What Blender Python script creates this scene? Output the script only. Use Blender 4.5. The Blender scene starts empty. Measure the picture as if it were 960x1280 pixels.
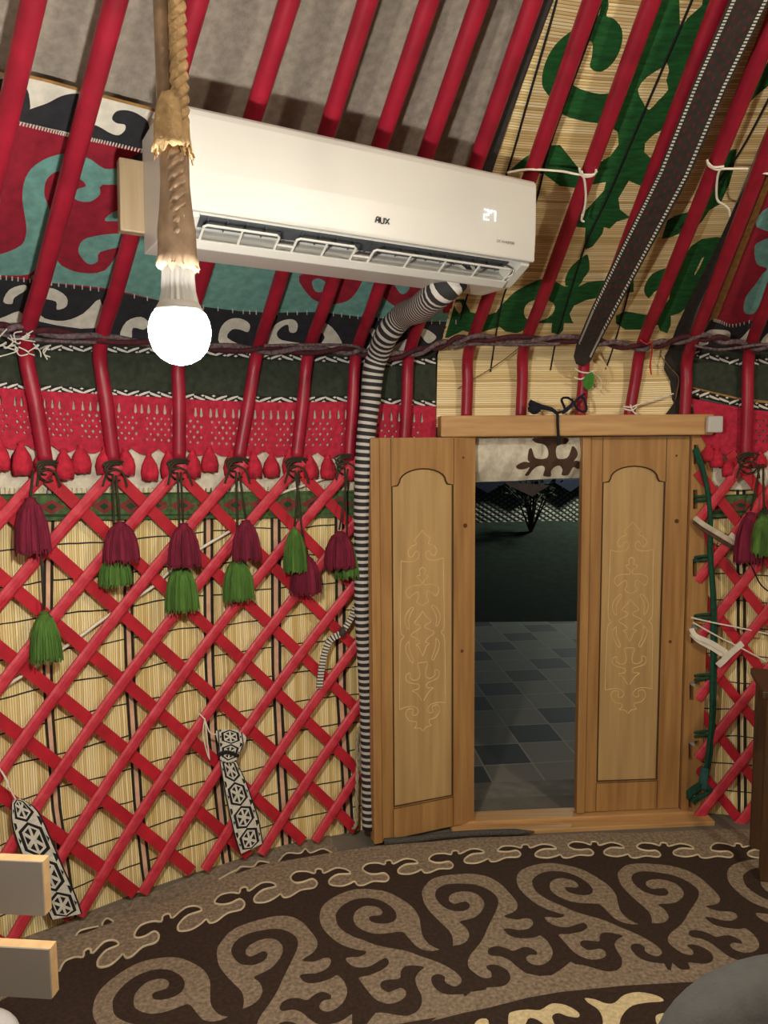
import bpy, bmesh, math, random
import numpy as np
from mathutils import Vector, Matrix, geometry, noise

random.seed(7)
SC = bpy.context.scene
COL = SC.collection

# ------------------------------------------------------------------ camera, light, exposure
EYE = 1.444                       # camera height above the felt-rug floor
PITCH, ROLL, F = -0.09606, 0.00786, 950.0
cp, sp = math.cos(PITCH), math.sin(PITCH)
cr, sr = math.cos(ROLL), math.sin(ROLL)
FWD = Vector((0, cp, sp)); UP0 = Vector((0, -sp, cp)); RT0 = Vector((1, 0, 0))
RT = RT0 * cr - UP0 * sr
UP = RT0 * sr + UP0 * cr
cam_d = bpy.data.cameras.new('camera')
cam = bpy.data.objects.new('camera', cam_d); COL.objects.link(cam)
m3 = Matrix((RT, UP, -FWD)).transposed()
cam.matrix_world = Matrix.Translation((0, 0, EYE)) @ m3.to_4x4()
cam_d.sensor_fit = 'HORIZONTAL'; cam_d.sensor_width = 36; cam_d.lens = F / 960 * 36
cam_d.clip_start = 0.05; cam_d.clip_end = 200
SC.camera = cam

world = bpy.data.worlds.new('night'); SC.world = world; world.use_nodes = True
world.node_tree.nodes['Background'].inputs[0].default_value = (0.02, 0.035, 0.06, 1)
world.node_tree.nodes['Background'].inputs[1].default_value = 0.35
BULB_POWER = 1020.0               # radiance of the hanging bulb's globe
REAR_POWER = 58.0                 # watts of the second lamp, further back in the yurt
YARD_POWER = 115.0
def lamp(name, loc, power, color, size):
    d = bpy.data.lights.new(name, 'POINT'); d.energy = power; d.color = color; d.shadow_soft_size = size
    o = bpy.data.objects.new(name, d); COL.objects.link(o); o.location = loc; return o
lamp('unseen_rear_light', (1.5, 0.35, 2.3), REAR_POWER, (1, .88, .72), .06)
lamp('unseen_rear_light', (-0.5, -0.9, 2.15), 30.0, (1, .9, .78), .06)  # added fill light at rear left, evens out the hanging bulb
lamp('yard_light', (2.9, 9.2, 1.9), YARD_POWER, (.9, 1, .85), .15)
SC.view_settings.view_transform = 'Standard'; SC.view_settings.look = 'None'
SC.view_settings.exposure = 0.2; SC.view_settings.gamma = 1.0
SC.view_settings.use_curve_mapping = False
SC.cycles.use_denoising = True

# ------------------------------------------------------------------ the yurt's surface of revolution
CX, CY, R0 = 0.7737, 0.2366, 2.5512
Z1 = EYE - 0.0945                 # top of the lattice wall
ZB, RB, ZA = EYE + 0.3032, 2.5308, EYE + 1.7642
def prof(z):
    z = np.asarray(z, float)
    h = Z1 - z
    low = R0 + .0161 * h - .067 * h * (h - 1.2)
    a = np.where(z < Z1, low, R0 + (RB - R0) * (z - Z1) / (ZB - Z1))
    b = RB * (1 - (z - ZB) / (ZA - ZB))
    k = .03; m = np.minimum(a, b)
    return m - k * np.log(np.exp(-(a - m) / k) + np.exp(-(b - m) / k))
def mult(z):
    t = np.clip((np.asarray(z, float) - 1.62) / .25, 0, 1); t = t * t * (3 - 2 * t)
    return 1 + 1.0 * t
def rays(pts):
    pts = np.asarray(pts, float).reshape(-1, 2)
    x = (pts[:, 0] - 480) / F; y = -(pts[:, 1] - 640) / F
    return x[:, None] * np.array(RT) + y[:, None] * np.array(UP) + np.array(FWD)
def S(pts, off=0.0):
    """points of the wall / roof seen along given sight lines, off metres outside the lattice surface"""
    d = rays(pts); o = np.array((0, 0, EYE))
    def g(t):
        p = o + d * t[:, None]
        return np.hypot(p[:, 0] - CX, p[:, 1] - CY) - prof(p[:, 2]) - off * mult(p[:, 2])
    n = len(d); lo = np.full(n, .2); hi = np.full(n, np.nan)
    ts = np.linspace(.2, 6, 117)
    for a, b in zip(ts[:-1], ts[1:]):
        gb = g(np.full(n, b)); new = np.isnan(hi) & (gb > 0)
        lo[new] = a; hi[new] = b
    hi = np.where(np.isnan(hi), 6, hi)
    for _ in range(36):
        mid = (lo + hi) / 2; pos = g(mid) > 0
        hi = np.where(pos, mid, hi); lo = np.where(pos, lo, mid)
    return o + d * lo[:, None]
def SN(p):
    """normal of the wall surface pointing into the yurt"""
    p = Vector(p); e = 1e-3
    s = float((prof(p.z + e) - prof(p.z - e)) / (2 * e))
    rd = Vector((p.x - CX, p.y - CY, 0)).normalized()
    return (-rd + Vector((0, 0, s))).normalized()
def FL(pts, z=0.0):
    d = rays(pts); t = (z - EYE) / d[:, 2]
    return np.array((0, 0, EYE)) + d * t[:, None]
DL = Vector((.3246, 2.7271, 0)); DR = Vector((1.1199, 2.7843, 0))
DX = (DR - DL).normalized(); DN = Vector((DX.y, -DX.x, 0))       # DN faces the room
DW = (DR - DL).length
def DP(pts, off=0.0):
    """points of the door plane, off metres towards the room"""
    d = rays(pts); c = DL + DN * off
    num = (c - Vector((0, 0, EYE))).dot(DN)
    t = num / (d @ np.array(DN))
    return np.array((0, 0, EYE)) + d * t[:, None]
def DEP(px, py, dist):
    """point along a sight line at a forward distance"""
    return Vector((0, 0, EYE)) + Vector(rays([(px, py)])[0]) * dist
def surfS(off):  return lambda pts, e=0.0: S(pts, off + e)
def surfF(z):    return lambda pts, e=0.0: FL(pts, z - e)
def surfD(off):  return lambda pts, e=0.0: DP(pts, off - e)

# ------------------------------------------------------------------ curves
def cat(pts, n=6, closed=False):
    P = [np.array(p, float) for p in pts]; out = []; N = len(P)
    for i in range(N if closed else N - 1):
        a = P[(i - 1) % N] if closed or i > 0 else P[0]
        b = P[i]; c = P[(i + 1) % N]
        d = P[(i + 2) % N] if closed or i + 2 < N else P[-1]
        for k in range(n):
            t = k / n
            out.append(.5 * (2 * b + (c - a) * t + (2 * a - 5 * b + 4 * c - d) * t * t + (3 * b - a - 3 * c + d) * t ** 3))
    if not closed: out.append(P[-1])
    return np.array(out)
def T(pts, ox, oy, s):
    """coordinates measured on an enlargement brought back to the frame"""
    return [(ox + x / s, oy + y / s) for x, y in pts]

# ------------------------------------------------------------------ mesh builder
class MB:
    def __init__(s): s.v = []; s.f = []; s.m = []; s.uv = {}
    def add(s, vs, fs, m=0, uv=None):
        b = len(s.v); s.v += [tuple(p) for p in vs]
        for f in fs: s.f.append(tuple(b + i for i in f)); s.m.append(m)
        if uv is not None:
            for i, q in enumerate(uv): s.uv[b + i] = q
        return s
    def box(s, x0, x1, y0, y1, z0, z1, M=None, m=0):
        vs = [Vector((x, y, z)) for x in (x0, x1) for y in (y0, y1) for z in (z0, z1)]
        if M is not None: vs = [M @ v for v in vs]
        return s.add(vs, [(0, 1, 3, 2), (4, 6, 7, 5), (0, 4, 5, 1), (2, 3, 7, 6), (0, 2, 6, 4), (1, 5, 7, 3)], m)
    def tube(s, path, r, n=8, m=0, caps=True, uvs=True, twist=0.0):
        P = [Vector(p) for p in path]; N = len(P)
        rr = r if hasattr(r, '__len__') else [r] * N
        t0 = (P[1] - P[0]).normalized()
        a = Vector((0, 0, 1)) if abs(t0.z) < .9 else Vector((1, 0, 0))
        u = t0.cross(a).normalized(); vs = []; uv = []; L = 0
        for i in range(N):
            t = (P[min(i + 1, N - 1)] - P[max(i - 1, 0)])
            t = t.normalized() if t.length > 1e-9 else t0
            u = (u - t * u.dot(t)).normalized(); w = t.cross(u)
            if i: L += (P[i] - P[i - 1]).length
            for k in range(n):
                an = 2 * math.pi * k / n + twist * i
                vs.append(P[i] + (u * math.cos(an) + w * math.sin(an)) * rr[i]); uv.append((k / n, L))
        fs = [(i * n + k, i * n + (k + 1) % n, (i + 1) * n + (k + 1) % n, (i + 1) * n + k) for i in range(N - 1) for k in range(n)]
        if caps: fs += [tuple(range(n))[::-1], tuple((N - 1) * n + k for k in range(n))]
        return s.add(vs, fs, m, uv)
    def sweep(s, path, normals, pr, m=0, scale=None):
        P = [Vector(p) for p in path]; N = len(P); n = len(pr); vs = []; uv = []; L = 0
        for i in range(N):
            t = (P[min(i + 1, N - 1)] - P[max(i - 1, 0)]).normalized()
            nn = Vector(normals[i]); nn = (nn - t * nn.dot(t)).normalized(); sd = t.cross(nn)
            if i: L += (P[i] - P[i - 1]).length
            k = scale[i] if scale is not None else 1
            for a, b in pr: vs.append(P[i] + sd * a * k + nn * b); uv.append((a, L))
        fs = [(i * n + k, i * n + (k + 1) % n, (i + 1) * n + (k + 1) % n, (i + 1) * n + k) for i in range(N - 1) for k in range(n)]
        fs += [tuple(range(n))[::-1], tuple((N - 1) * n + k for k in range(n))]
        return s.add(vs, fs, m, uv)
    def lathe(s, base, prof_, n=24, m=0, axis=Vector((0, 0, 1)), jit=None):
        base = Vector(base); q = Vector((0, 0, 1)).rotation_difference(axis); vs = []
        for j, (r, z) in enumerate(prof_):
            for k in range(n):
                a = 2 * math.pi * k / n; rr, zz = (r, z) if jit is None else jit(r, z, k, j)
                vs.append(base + q @ Vector((rr * math.cos(a), rr * math.sin(a), zz)))
        N = len(prof_)
        fs = [(j * n + k, j * n + (k + 1) % n, (j + 1) * n + (k + 1) % n, (j + 1) * n + k) for j in range(N - 1) for k in range(n)]
        fs += [tuple(range(n))[::-1], tuple((N - 1) * n + k for k in range(n))]
        return s.add(vs, fs, m)
    def build(s, name, mats, parent=None, smooth=False, bevel=0.0, fix=True):
        me = bpy.data.meshes.new(name)
        off = Vector(parent.matrix_world.translation) if parent is not None else Vector((0, 0, 0))
        if parent is not None:
            off = Vector(parent['_at']) if '_at' in parent.keys() else off
        org = off
        if parent is None:
            arr = np.array(s.v); org = Vector((arr[:, 0].mean(), arr[:, 1].mean(), arr[:, 2].min()))
        me.from_pydata([tuple(Vector(v) - org) for v in s.v], [], s.f)
        for x in (mats if isinstance(mats, (list, tuple)) else [mats]): me.materials.append(x)
        for p, mi in zip(me.polygons, s.m): p.material_index = mi; p.use_smooth = smooth
        if s.uv:
            ul = me.uv_layers.new(name='uv')
            for lp in me.loops: ul.data[lp.index].uv = s.uv.get(lp.vertex_index, (0, 0))
        if fix:
            bm = bmesh.new(); bm.from_mesh(me); bmesh.ops.recalc_face_normals(bm, faces=bm.faces); bm.to_mesh(me); bm.free()
        me.update()
        o = bpy.data.objects.new(name, me); COL.objects.link(o)
        if parent is None: o.location = org; o['_at'] = tuple(org)
        else: o.parent = parent; o['_at'] = tuple(org)
        if bevel:
            b = o.modifiers.new('bevel', 'BEVEL'); b.width = bevel; b.segments = 2; b.limit_method = 'ANGLE'
        return o
def thing(name, label, cat_, at, group=None):
    o = bpy.data.objects.new(name, None); COL.objects.link(o); o.location = at; o['_at'] = tuple(at)
    o.empty_display_size = .05
    return tag(o, label, cat_, group)
def tag(o, label=None, cat_=None, group=None, kind=None):
    if label: o['label'] = label
    if cat_: o['category'] = cat_
    if group: o['group'] = group
    if kind: o['kind'] = kind
    return o
def inpoly(P, poly):
    x, y = P[:, 0], P[:, 1]; q = np.asarray(poly, float); r = np.zeros(len(P), bool)
    x0, y0 = q[:, 0], q[:, 1]; x1, y1 = np.roll(x0, -1), np.roll(y0, -1)
    for a, b, c, d in zip(x0, y0, x1, y1):
        if b == d: continue
        k = ((b > y) != (d > y)) & (x < (c - a) * (y - b) / (d - b) + a); r ^= k
    return r
def patch(name, outline, layers, surf, mats, parent=None, t=.004, step=14, holes=(), smooth=True):
    """a cloth, mat or plate with its pattern cut into one mesh; layers = [(polygon, material index)]"""
    outline = np.asarray(outline, float)
    def dense(P):
        P = np.asarray(P, float); out = []
        for a, b in zip(P, np.roll(P, -1, 0)):
            k = max(1, min(400, int(np.ceil(np.linalg.norm(b - a) / step)))); out += [a + (b - a) * i / k for i in range(k)]
        return np.array(out)
    V = []; E = []
    for lp in [dense(outline)] + [dense(l[0]) for l in layers] + [np.asarray(h, float) for h in holes]:
        b = len(V); V += [Vector(p) for p in lp]; E += [(b + i, b + (i + 1) % len(lp)) for i in range(len(lp))]
    lo, hi = outline.min(0), outline.max(0)
    gx, gy = np.meshgrid(np.arange(lo[0] + step * .5, hi[0], step), np.arange(lo[1] + step * .5, hi[1], step))
    G = np.c_[gx.ravel(), gy.ravel()]; G = G[inpoly(G, outline)]
    G = G + np.random.RandomState(1).uniform(-.1, .1, G.shape) * step
    V += [Vector(p) for p in G]
    vs, es, fs, *_ = geometry.delaunay_2d_cdt(V, E, [], 0, 1e-3)
    vs = np.array([tuple(v) for v in vs]); fs = np.array([f for f in fs if len(f) == 3])
    cen = vs[fs].mean(1); keep = inpoly(cen, outline)
    for h in holes: keep &= ~inpoly(cen, h)
    fs = fs[keep]; cen = cen[keep]; mi = np.zeros(len(fs), int)
    for poly, k in layers: mi[inpoly(cen, poly)] = k
    used = np.unique(fs); re = -np.ones(len(vs), int); re[used] = np.arange(len(used)); fs = re[fs]; vs = vs[used]
    A = surf(vs); B = surf(vs, t); n = len(vs)
    ed = {}
    for f in fs:
        for a, b in ((f[0], f[1]), (f[1], f[2]), (f[2], f[0])):
            if (b, a) in ed: del ed[(b, a)]
            else: ed[(a, b)] = 1
    mb = MB()
    def uvof(P): return [(math.atan2(p[0] - CX, p[1] - CY) * R0, p[2] if p[2] < 1.7 else 1.7 + (p[2] - 1.7) * 2.1) for p in P]
    mb.add(A, [tuple(f) for f in fs], 0, uvof(A)); mb.m = list(mi)
    mb.add(B, [tuple(f)[::-1] for f in fs], 0, uvof(B)); mb.m = list(mi) + list(mi)
    for (a, b) in ed: mb.f.append((a, n + a, n + b, b)); mb.m.append(0)
    return mb.build(name, mats, parent, smooth=False)

# ------------------------------------------------------------------ materials
def lin(c):
    f = lambda x: x / 12.92 if x <= .04045 else ((x + .055) / 1.055) ** 2.4
    return tuple(f(v / 255) for v in c) + (1,)
MATS = {}
def mat(name, c, rough=.7, var=.12, scale=30, bump=0.0, bscale=200, stretch=(1, 1, 1), c2=None, metal=0.0, spec=.4, sheen=0.0):
    if name in MATS: return MATS[name]
    m = bpy.data.materials.new(name); m.use_nodes = True; nt = m.node_tree; n = nt.nodes; l = nt.links
    b = n['Principled BSDF']; b.inputs['Roughness'].default_value = rough; b.inputs['Metallic'].default_value = metal
    b.inputs['Specular IOR Level'].default_value = spec
    if sheen: b.inputs['Sheen Weight'].default_value = sheen
    tc = n.new('ShaderNodeTexCoord'); mp = n.new('ShaderNodeMapping'); mp.inputs['Scale'].default_value = stretch
    l.new(tc.outputs['Object'], mp.inputs[0])
    nz = n.new('ShaderNodeTexNoise'); nz.inputs['Scale'].default_value = scale; nz.inputs['Detail'].default_value = 4
    l.new(mp.outputs[0], nz.inputs['Vector'])
    rp = n.new('ShaderNodeValToRGB'); a = lin(c)
    if c2 is None: lo = tuple(v * (1 - var) ** 2 for v in a[:3]) + (1,); hi = tuple(min(1, v * (1 + var) ** 2) for v in a[:3]) + (1,)
    else: lo, hi = a, lin(c2)
    rp.color_ramp.elements[0].position = .3; rp.color_ramp.elements[1].position = .7
    rp.color_ramp.elements[0].color = lo; rp.color_ramp.elements[1].color = hi
    l.new(nz.outputs[0], rp.inputs[0]); l.new(rp.outputs[0], b.inputs['Base Color'])
    if bump:
        n2 = n.new('ShaderNodeTexNoise'); n2.inputs['Scale'].default_value = bscale; n2.inputs['Detail'].default_value = 3
        l.new(mp.outputs[0], n2.inputs['Vector'])
        bp = n.new('ShaderNodeBump'); bp.inputs['Strength'].default_value = bump; bp.inputs['Distance'].default_value = .004
        l.new(n2.outputs[0], bp.inputs['Height']); l.new(bp.outputs[0], b.inputs['Normal'])
    MATS[name] = m; return m
def emit(name, c, s):
    m = bpy.data.materials.new(name); m.use_nodes = True; nt = m.node_tree
    b = nt.nodes['Principled BSDF']; b.inputs['Base Color'].default_value = c + (1,)
    b.inputs['Emission Color'].default_value = c + (1,); b.inputs['Emission Strength'].default_value = s; return m
def N_(nt, t, **k):
    n = nt.nodes.new(t)
    for a, b in k.items(): setattr(n, a, b)
    return n
def math_(nt, op, a, b=None):
    n = nt.nodes.new('ShaderNodeMath'); n.operation = op
    for i, x in enumerate((a, b)):
        if x is None: continue
        if isinstance(x, (int, float)): n.inputs[i].default_value = x
        else: nt.links.new(x, n.inputs[i])
    return n.outputs[0]
def reed(name, cols, axis, per_m, twine=0.0):
    m = bpy.data.materials.new(name); m.use_nodes = True; nt = m.node_tree; l = nt.links
    b = nt.nodes['Principled BSDF']; b.inputs['Roughness'].default_value = .55
    tc = N_(nt, 'ShaderNodeTexCoord'); sx = N_(nt, 'ShaderNodeSeparateXYZ'); l.new(tc.outputs['UV'], sx.inputs[0])
    u, v = (sx.outputs[0], sx.outputs[1]) if axis == 'u' else (sx.outputs[1], sx.outputs[0])
    nz = N_(nt, 'ShaderNodeTexNoise'); nz.inputs['Scale'].default_value = 2.0; l.new(tc.outputs['UV'], nz.inputs['Vector'])
    uu = math_(nt, 'MULTIPLY', math_(nt, 'ADD', u, math_(nt, 'MULTIPLY', nz.outputs[0], .02)), per_m)
    fl = math_(nt, 'FLOOR', uu); fr = math_(nt, 'FRACT', uu)
    wn = N_(nt, 'ShaderNodeTexWhiteNoise'); wn.noise_dimensions = '1D'; l.new(fl, wn.inputs['W'])
    rp = N_(nt, 'ShaderNodeValToRGB'); e = rp.color_ramp.elements
    e[0].color = lin(cols[0]); e[1].color = lin(cols[-1]); e[0].position = .0; e[1].position = 1
    for i, c in enumerate(cols[1:-1]): q = e.new((i + 1) / (len(cols) - 1)); q.color = lin(c)
    l.new(wn.outputs['Value'], rp.inputs[0])
    pp = math_(nt, 'PINGPONG', fr, .5)
    gap_shade = math_(nt, 'LESS_THAN', pp, .09)  # shade in the gaps between stalks, put into the colour
    mx = N_(nt, 'ShaderNodeMix', data_type='RGBA'); l.new(rp.outputs[0], mx.inputs['A']); mx.inputs['B'].default_value = lin((150, 124, 74)); l.new(gap_shade, mx.inputs['Factor'])
    out = mx.outputs['Result']
    if twine:
        n2 = N_(nt, 'ShaderNodeTexNoise'); n2.inputs['Scale'].default_value = 5.0; l.new(tc.outputs['UV'], n2.inputs['Vector'])
        vv = math_(nt, 'DIVIDE', math_(nt, 'ADD', v, math_(nt, 'MULTIPLY', n2.outputs[0], .03)), twine)
        tw = math_(nt, 'LESS_THAN', math_(nt, 'FRACT', vv), .045)
        m2 = N_(nt, 'ShaderNodeMix', data_type='RGBA'); l.new(out, m2.inputs['A']); m2.inputs['B'].default_value = lin((38, 32, 26)); l.new(tw, m2.inputs['Factor'])
        out = m2.outputs['Result']
    l.new(out, b.inputs['Base Color'])
    bp = N_(nt, 'ShaderNodeBump'); bp.inputs['Strength'].default_value = .5; bp.inputs['Distance'].default_value = .003
    l.new(pp, bp.inputs['Height']); l.new(bp.outputs[0], b.inputs['Normal'])
    return m
def stripes(name, c1, c2, per_m, duty=.5, lean=0.0, rough=.8):
    """bands along a sleeve's length (uv = around, along)"""
    m = bpy.data.materials.new(name); m.use_nodes = True; nt = m.node_tree; l = nt.links
    b = nt.nodes['Principled BSDF']; b.inputs['Roughness'].default_value = rough
    tc = N_(nt, 'ShaderNodeTexCoord'); sx = N_(nt, 'ShaderNodeSeparateXYZ'); l.new(tc.outputs['UV'], sx.inputs[0])
    v = math_(nt, 'FRACT', math_(nt, 'ADD', math_(nt, 'MULTIPLY', sx.outputs[1], per_m), math_(nt, 'MULTIPLY', sx.outputs[0], lean)))
    k = math_(nt, 'GREATER_THAN', v, duty)
    mx = N_(nt, 'ShaderNodeMix', data_type='RGBA'); mx.inputs['A'].default_value = lin(c1); mx.inputs['B'].default_value = lin(c2); l.new(k, mx.inputs['Factor'])
    l.new(mx.outputs['Result'], b.inputs['Base Color']); return m
def wood(name, c1, c2, axis=2, rough=.45):
    st = [26, 26, 26]; st[axis] = 1.6
    return mat(name, c1, rough, c2=c2, scale=1.6, bump=.15, bscale=3, stretch=tuple(st))

RED_POLE = mat('red_pole_paint', (148, 26, 46), .42, .12, 14, .15, 60)
RED_LATH = mat('red_lath_paint', (178, 36, 52), .42, scale=34, bump=.3, bscale=90, c2=(204, 66, 78))
RED_BACK = mat('red_back_lath_paint', (176, 30, 44), .5, .10, 16, .2, 90)
FELT_ROOF = mat('grey_beige_felt', (146, 137, 124), .95, .10, 55, .4, 240)
FELT_CREAM = mat('cream_felt', (208, 200, 178), .95, .08, 40, .4, 200)
F_RED = mat('madder_red_felt', (140, 26, 44), .95, .10, 40, .35, 220)
F_TEAL = mat('teal_felt', (104, 152, 142), .95, .10, 40, .35, 220)
F_BLACK = mat('black_felt', (40, 40, 44), .95, .12, 40, .35, 220)
F_WHITE = mat('white_felt', (212, 208, 192), .95, .06, 40, .35, 220)
GOLD = mat('gold_cord', (150, 112, 60), .8, .15, 60)
STITCH = mat('white_stitch', (206, 204, 192), .85, .05)
REED_V = reed('wall_reeds', [(222, 196, 128), (240, 220, 158), (248, 234, 182), (230, 206, 138), (206, 178, 108)], 'u', 150, .105)
REED_H = reed('roof_reeds', [(224, 196, 132), (242, 220, 164), (248, 232, 184), (230, 204, 144), (196, 166, 108)], 'v', 130)
GREEN_WOOL = mat('green_wool_wrap', (22, 82, 34), .95, .22, 25, .5, 120, stretch=(1, 1, 9))
DARK_WOOL = mat('dark_brown_wool_wrap', (42, 36, 26), .95, .15, 40)
PINK_WOOL = mat('pale_pink_reed', (214, 172, 140), .9, .08)
BLACK_YARN = mat('black_yarn', (24, 24, 24), .9, .1)
BAND_DARK = mat('dark_green_brown_weave', (48, 54, 42), .95, .15, 50, .3, 200)
BAND_EDGE = mat('black_weave', (30, 30, 30), .95, .1)
NET_RED = mat('red_yarn', (172, 36, 58), .92, .14, 60, .5, 160)
TASSEL_RED = mat('bright_red_yarn', (180, 34, 54), .92, .14, 60, .4, 160)
MAROON = mat('maroon_yarn', (108, 24, 46), .95, .2, 50, .6, 200, stretch=(1, 1, .15))
GREEN_YARN = mat('green_yarn', (72, 106, 42), .95, .22, 50, .6, 200, stretch=(1, 1, .15))
GREEN_BAND = mat('green_weave', (70, 92, 54), .95, .2, 60, .4, 160)
GREEN_LINE = mat('dark_green_weave', (36, 62, 36), .95, .1)
BAND_RED = mat('dull_red_weave', (120, 50, 46), .95, .1)
CORD_DARK = mat('dark_olive_cord', (52, 50, 34), .9, .1)
BELT = mat('maroon_black_braid', (46, 18, 24), .85, c2=(84, 30, 38), scale=90)
BELT2 = mat('grey_flecked_braid', (54, 44, 46), .85, c2=(126, 104, 104), scale=110)
WOOD = wood('pine_vertical', (150, 108, 62), (180, 138, 84), 2)
WOOD_P = wood('pine_panel', (172, 140, 92), (194, 160, 108), 2, .4)
WOOD_H = wood('pine_horizontal', (176, 132, 82), (204, 162, 106), 0)
WOOD_DK = wood('dark_wood', (62, 42, 24), (88, 62, 36), 2)
CARVE = mat('pale_carving_line', (218, 186, 128), .5, .05)
GROOVE = mat('dark_groove', (74, 48, 22), .7, .05)
KNOT = mat('wood_knot', (90, 54, 26), .5, .1)
WHITE_PL = mat('white_plastic', (194, 192, 183), .35, .02, 5, spec=.5)
GREY_PL = mat('light_grey_plastic', (196, 196, 192), .4, .02, 5)
DARK_PL = mat('dark_grey_plastic', (70, 74, 78), .5, .05)
LOGO = mat('black_print', (30, 30, 32), .5, .02)
ROPE = mat('jute_rope', (186, 156, 112), .95, .18, 60, .6, 220)
ROPE_DK = mat('brown_cloth_cable', (150, 126, 102), .9, .12, 60)
HOSE = stripes('striped_sleeve', (38, 36, 36), (198, 192, 182), 42, .58, 0.0)
STRIPE_STRAP = stripes('striped_strap', (60, 54, 48), (206, 200, 184), 90, .45)
STRAP_W = mat('off_white_weave', (206, 200, 184), .9, .08, 80)
STRAP_K = mat('black_pattern_weave', (26, 24, 26), .9, .1)
STRING = mat('white_string', (226, 218, 200), .85, .04)
RED_STRING = mat('red_string', (186, 50, 44), .85, .06)
GREEN_CORD = mat('dark_green_cord', (22, 70, 50), .9, .15, 60)
RUG_GREY = mat('grey_beige_rug_felt', (136, 120, 98), 1.0, .22, 90, .7, 260)
RUG_BROWN = mat('dark_brown_rug_felt', (56, 41, 30), 1.0, .16, 90, .7, 260)
RUG_CREAM = mat('cream_rug_felt', (214, 196, 150), 1.0, .1, 90, .6, 260)
RUG_CORD = mat('cream_rug_cord', (206, 190, 156), .95, .08)
CHAIR_GREY = mat('grey_laminate', (122, 114, 104), .4, .04, 5)
EDGE_PINE = mat('pale_edge', (188, 154, 108), .5, .08, 30)
UPHOLSTERY = mat('dark_grey_cloth', (56, 54, 49), .9, .06, 60, .2, 300)
WHITE_CLOTH = mat('white_cloth', (226, 224, 218), .9, .03, 30, .3, 60)
NAVY = mat('dark_navy_yarn', (22, 24, 36), .9, .1)
FLOORM = mat('grey_floor', (110, 102, 90), .9, .1, 8)
CONCRETE = mat('grey_concrete', (124, 120, 108), .9, .12, 14, .3, 80)
LEAF = mat('green_felt_leaf', (60, 120, 40), .9, .12, 60)

# ------------------------------------------------------------------ the setting
TH_L = math.atan2(DL.x - CX, DL.y - CY) - .075
TH_R = math.atan2(DR.x - CX, DR.y - CY) + .03
mb = MB(); NZ = 14
zs = [-.04 + i * (1.80 + .04) / NZ for i in range(NZ + 1)]
ths = []
a = TH_R
while a < TH_L + 2 * math.pi - 1e-6: ths.append(a); a += math.radians(5)
ths.append(TH_L + 2 * math.pi)
def revolve(mb, ths, zs, off):
    n = len(zs); vs = []
    for e in (0, .02):
        for th in ths:
            for z in zs:
                r = max(.02, float(prof(z)) + (off + e) * float(mult(z))); vs.append((CX + r * math.sin(th), CY + r * math.cos(th), z))
    K = len(ths) * n; fs = []
    for e in (0, 1):
        for i in range(len(ths) - 1):
            for j in range(n - 1):
                q = [i * n + j, (i + 1) * n + j, (i + 1) * n + j + 1, i * n + j + 1]
                fs.append(tuple(K * e + x for x in q))
    mb.add(vs, fs)
revolve(mb, ths, zs, .085)
revolve(mb, [TH_L + (TH_R - TH_L) * i / 8 for i in range(9)], [1.50, 1.56, 1.62, 1.68, 1.74, 1.80], .085)
tag(mb.build('wall_round', FELT_ROOF, smooth=True, fix=False), kind='structure')
mb = MB()
revolve(mb, [math.radians(5 * i) for i in range(73)], [1.80 + i * (ZA - .02 - 1.80) / 16 for i in range(17)], .06)
tag(mb.build('ceiling', FELT_ROOF, smooth=True, fix=False), kind='structure')
mb = MB()
mb.lathe((CX, CY, -.06), [(2.72, 0), (2.72, .06)], 72)
tag(mb.build('floor', FLOORM), kind='structure')

# paving, bank and sky side of the door opening
def ground_mat():
    m = bpy.data.materials.new('paving_blocks'); m.use_nodes = True; nt = m.node_tree; l = nt.links
    b = nt.nodes['Principled BSDF']; b.inputs['Roughness'].default_value = .7
    tc = N_(nt, 'ShaderNodeTexCoord'); mp = N_(nt, 'ShaderNodeMapping'); mp.inputs['Rotation'].default_value = (0, 0, math.radians(-6)); mp.inputs['Scale'].default_value = (4.4, 4.4, 1)
    l.new(tc.outputs['Object'], mp.inputs[0])
    sx = N_(nt, 'ShaderNodeSeparateXYZ'); l.new(mp.outputs[0], sx.inputs[0])
    fx = math_(nt, 'FLOOR', sx.outputs[0]); fy = math_(nt, 'FLOOR', sx.outputs[1])
    k = math_(nt, 'MODULO', math_(nt, 'ADD', math_(nt, 'ADD', fx, math_(nt, 'MULTIPLY', fy, 2)), 400), 3)
    dk = math_(nt, 'LESS_THAN', k, .5)
    gx = math_(nt, 'LESS_THAN', math_(nt, 'PINGPONG', math_(nt, 'FRACT', sx.outputs[0]), .5), .02)
    gy = math_(nt, 'LESS_THAN', math_(nt, 'PINGPONG', math_(nt, 'FRACT', sx.outputs[1]), .5), .02)
    g = math_(nt, 'MAXIMUM', gx, gy)
    mx = N_(nt, 'ShaderNodeMix', data_type='RGBA'); mx.inputs['A'].default_value = lin((134, 124, 110)); mx.inputs['B'].default_value = lin((62, 62, 64)); l.new(dk, mx.inputs['Factor'])
    m2 = N_(nt, 'ShaderNodeMix', data_type='RGBA'); l.new(mx.outputs['Result'], m2.inputs['A']); m2.inputs['B'].default_value = lin((160, 152, 138)); l.new(g, m2.inputs['Factor'])
    l.new(m2.outputs['Result'], b.inputs['Base Color']); return m
mb = MB(); mb.box(-2.5, 4.5, 3.02, 6.0, -.10, -.03); tag(mb.build('ground_paving', ground_mat()), kind='structure')
mb = MB(); M = Matrix.Translation(DL) @ Matrix((DX, -DN, Vector((0, 0, 1)))).transposed().to_4x4()   # local: x along door, y outwards, z up
mb.box(-.12, DW + .1, .05, .36, -.10, -.005, M); tag(mb.build('ground_doorstep', CONCRETE, bevel=.01), kind='structure')
GRASS = mat('night_grass', (22, 36, 22), 1, .3, 12, .6, 40)
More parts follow.
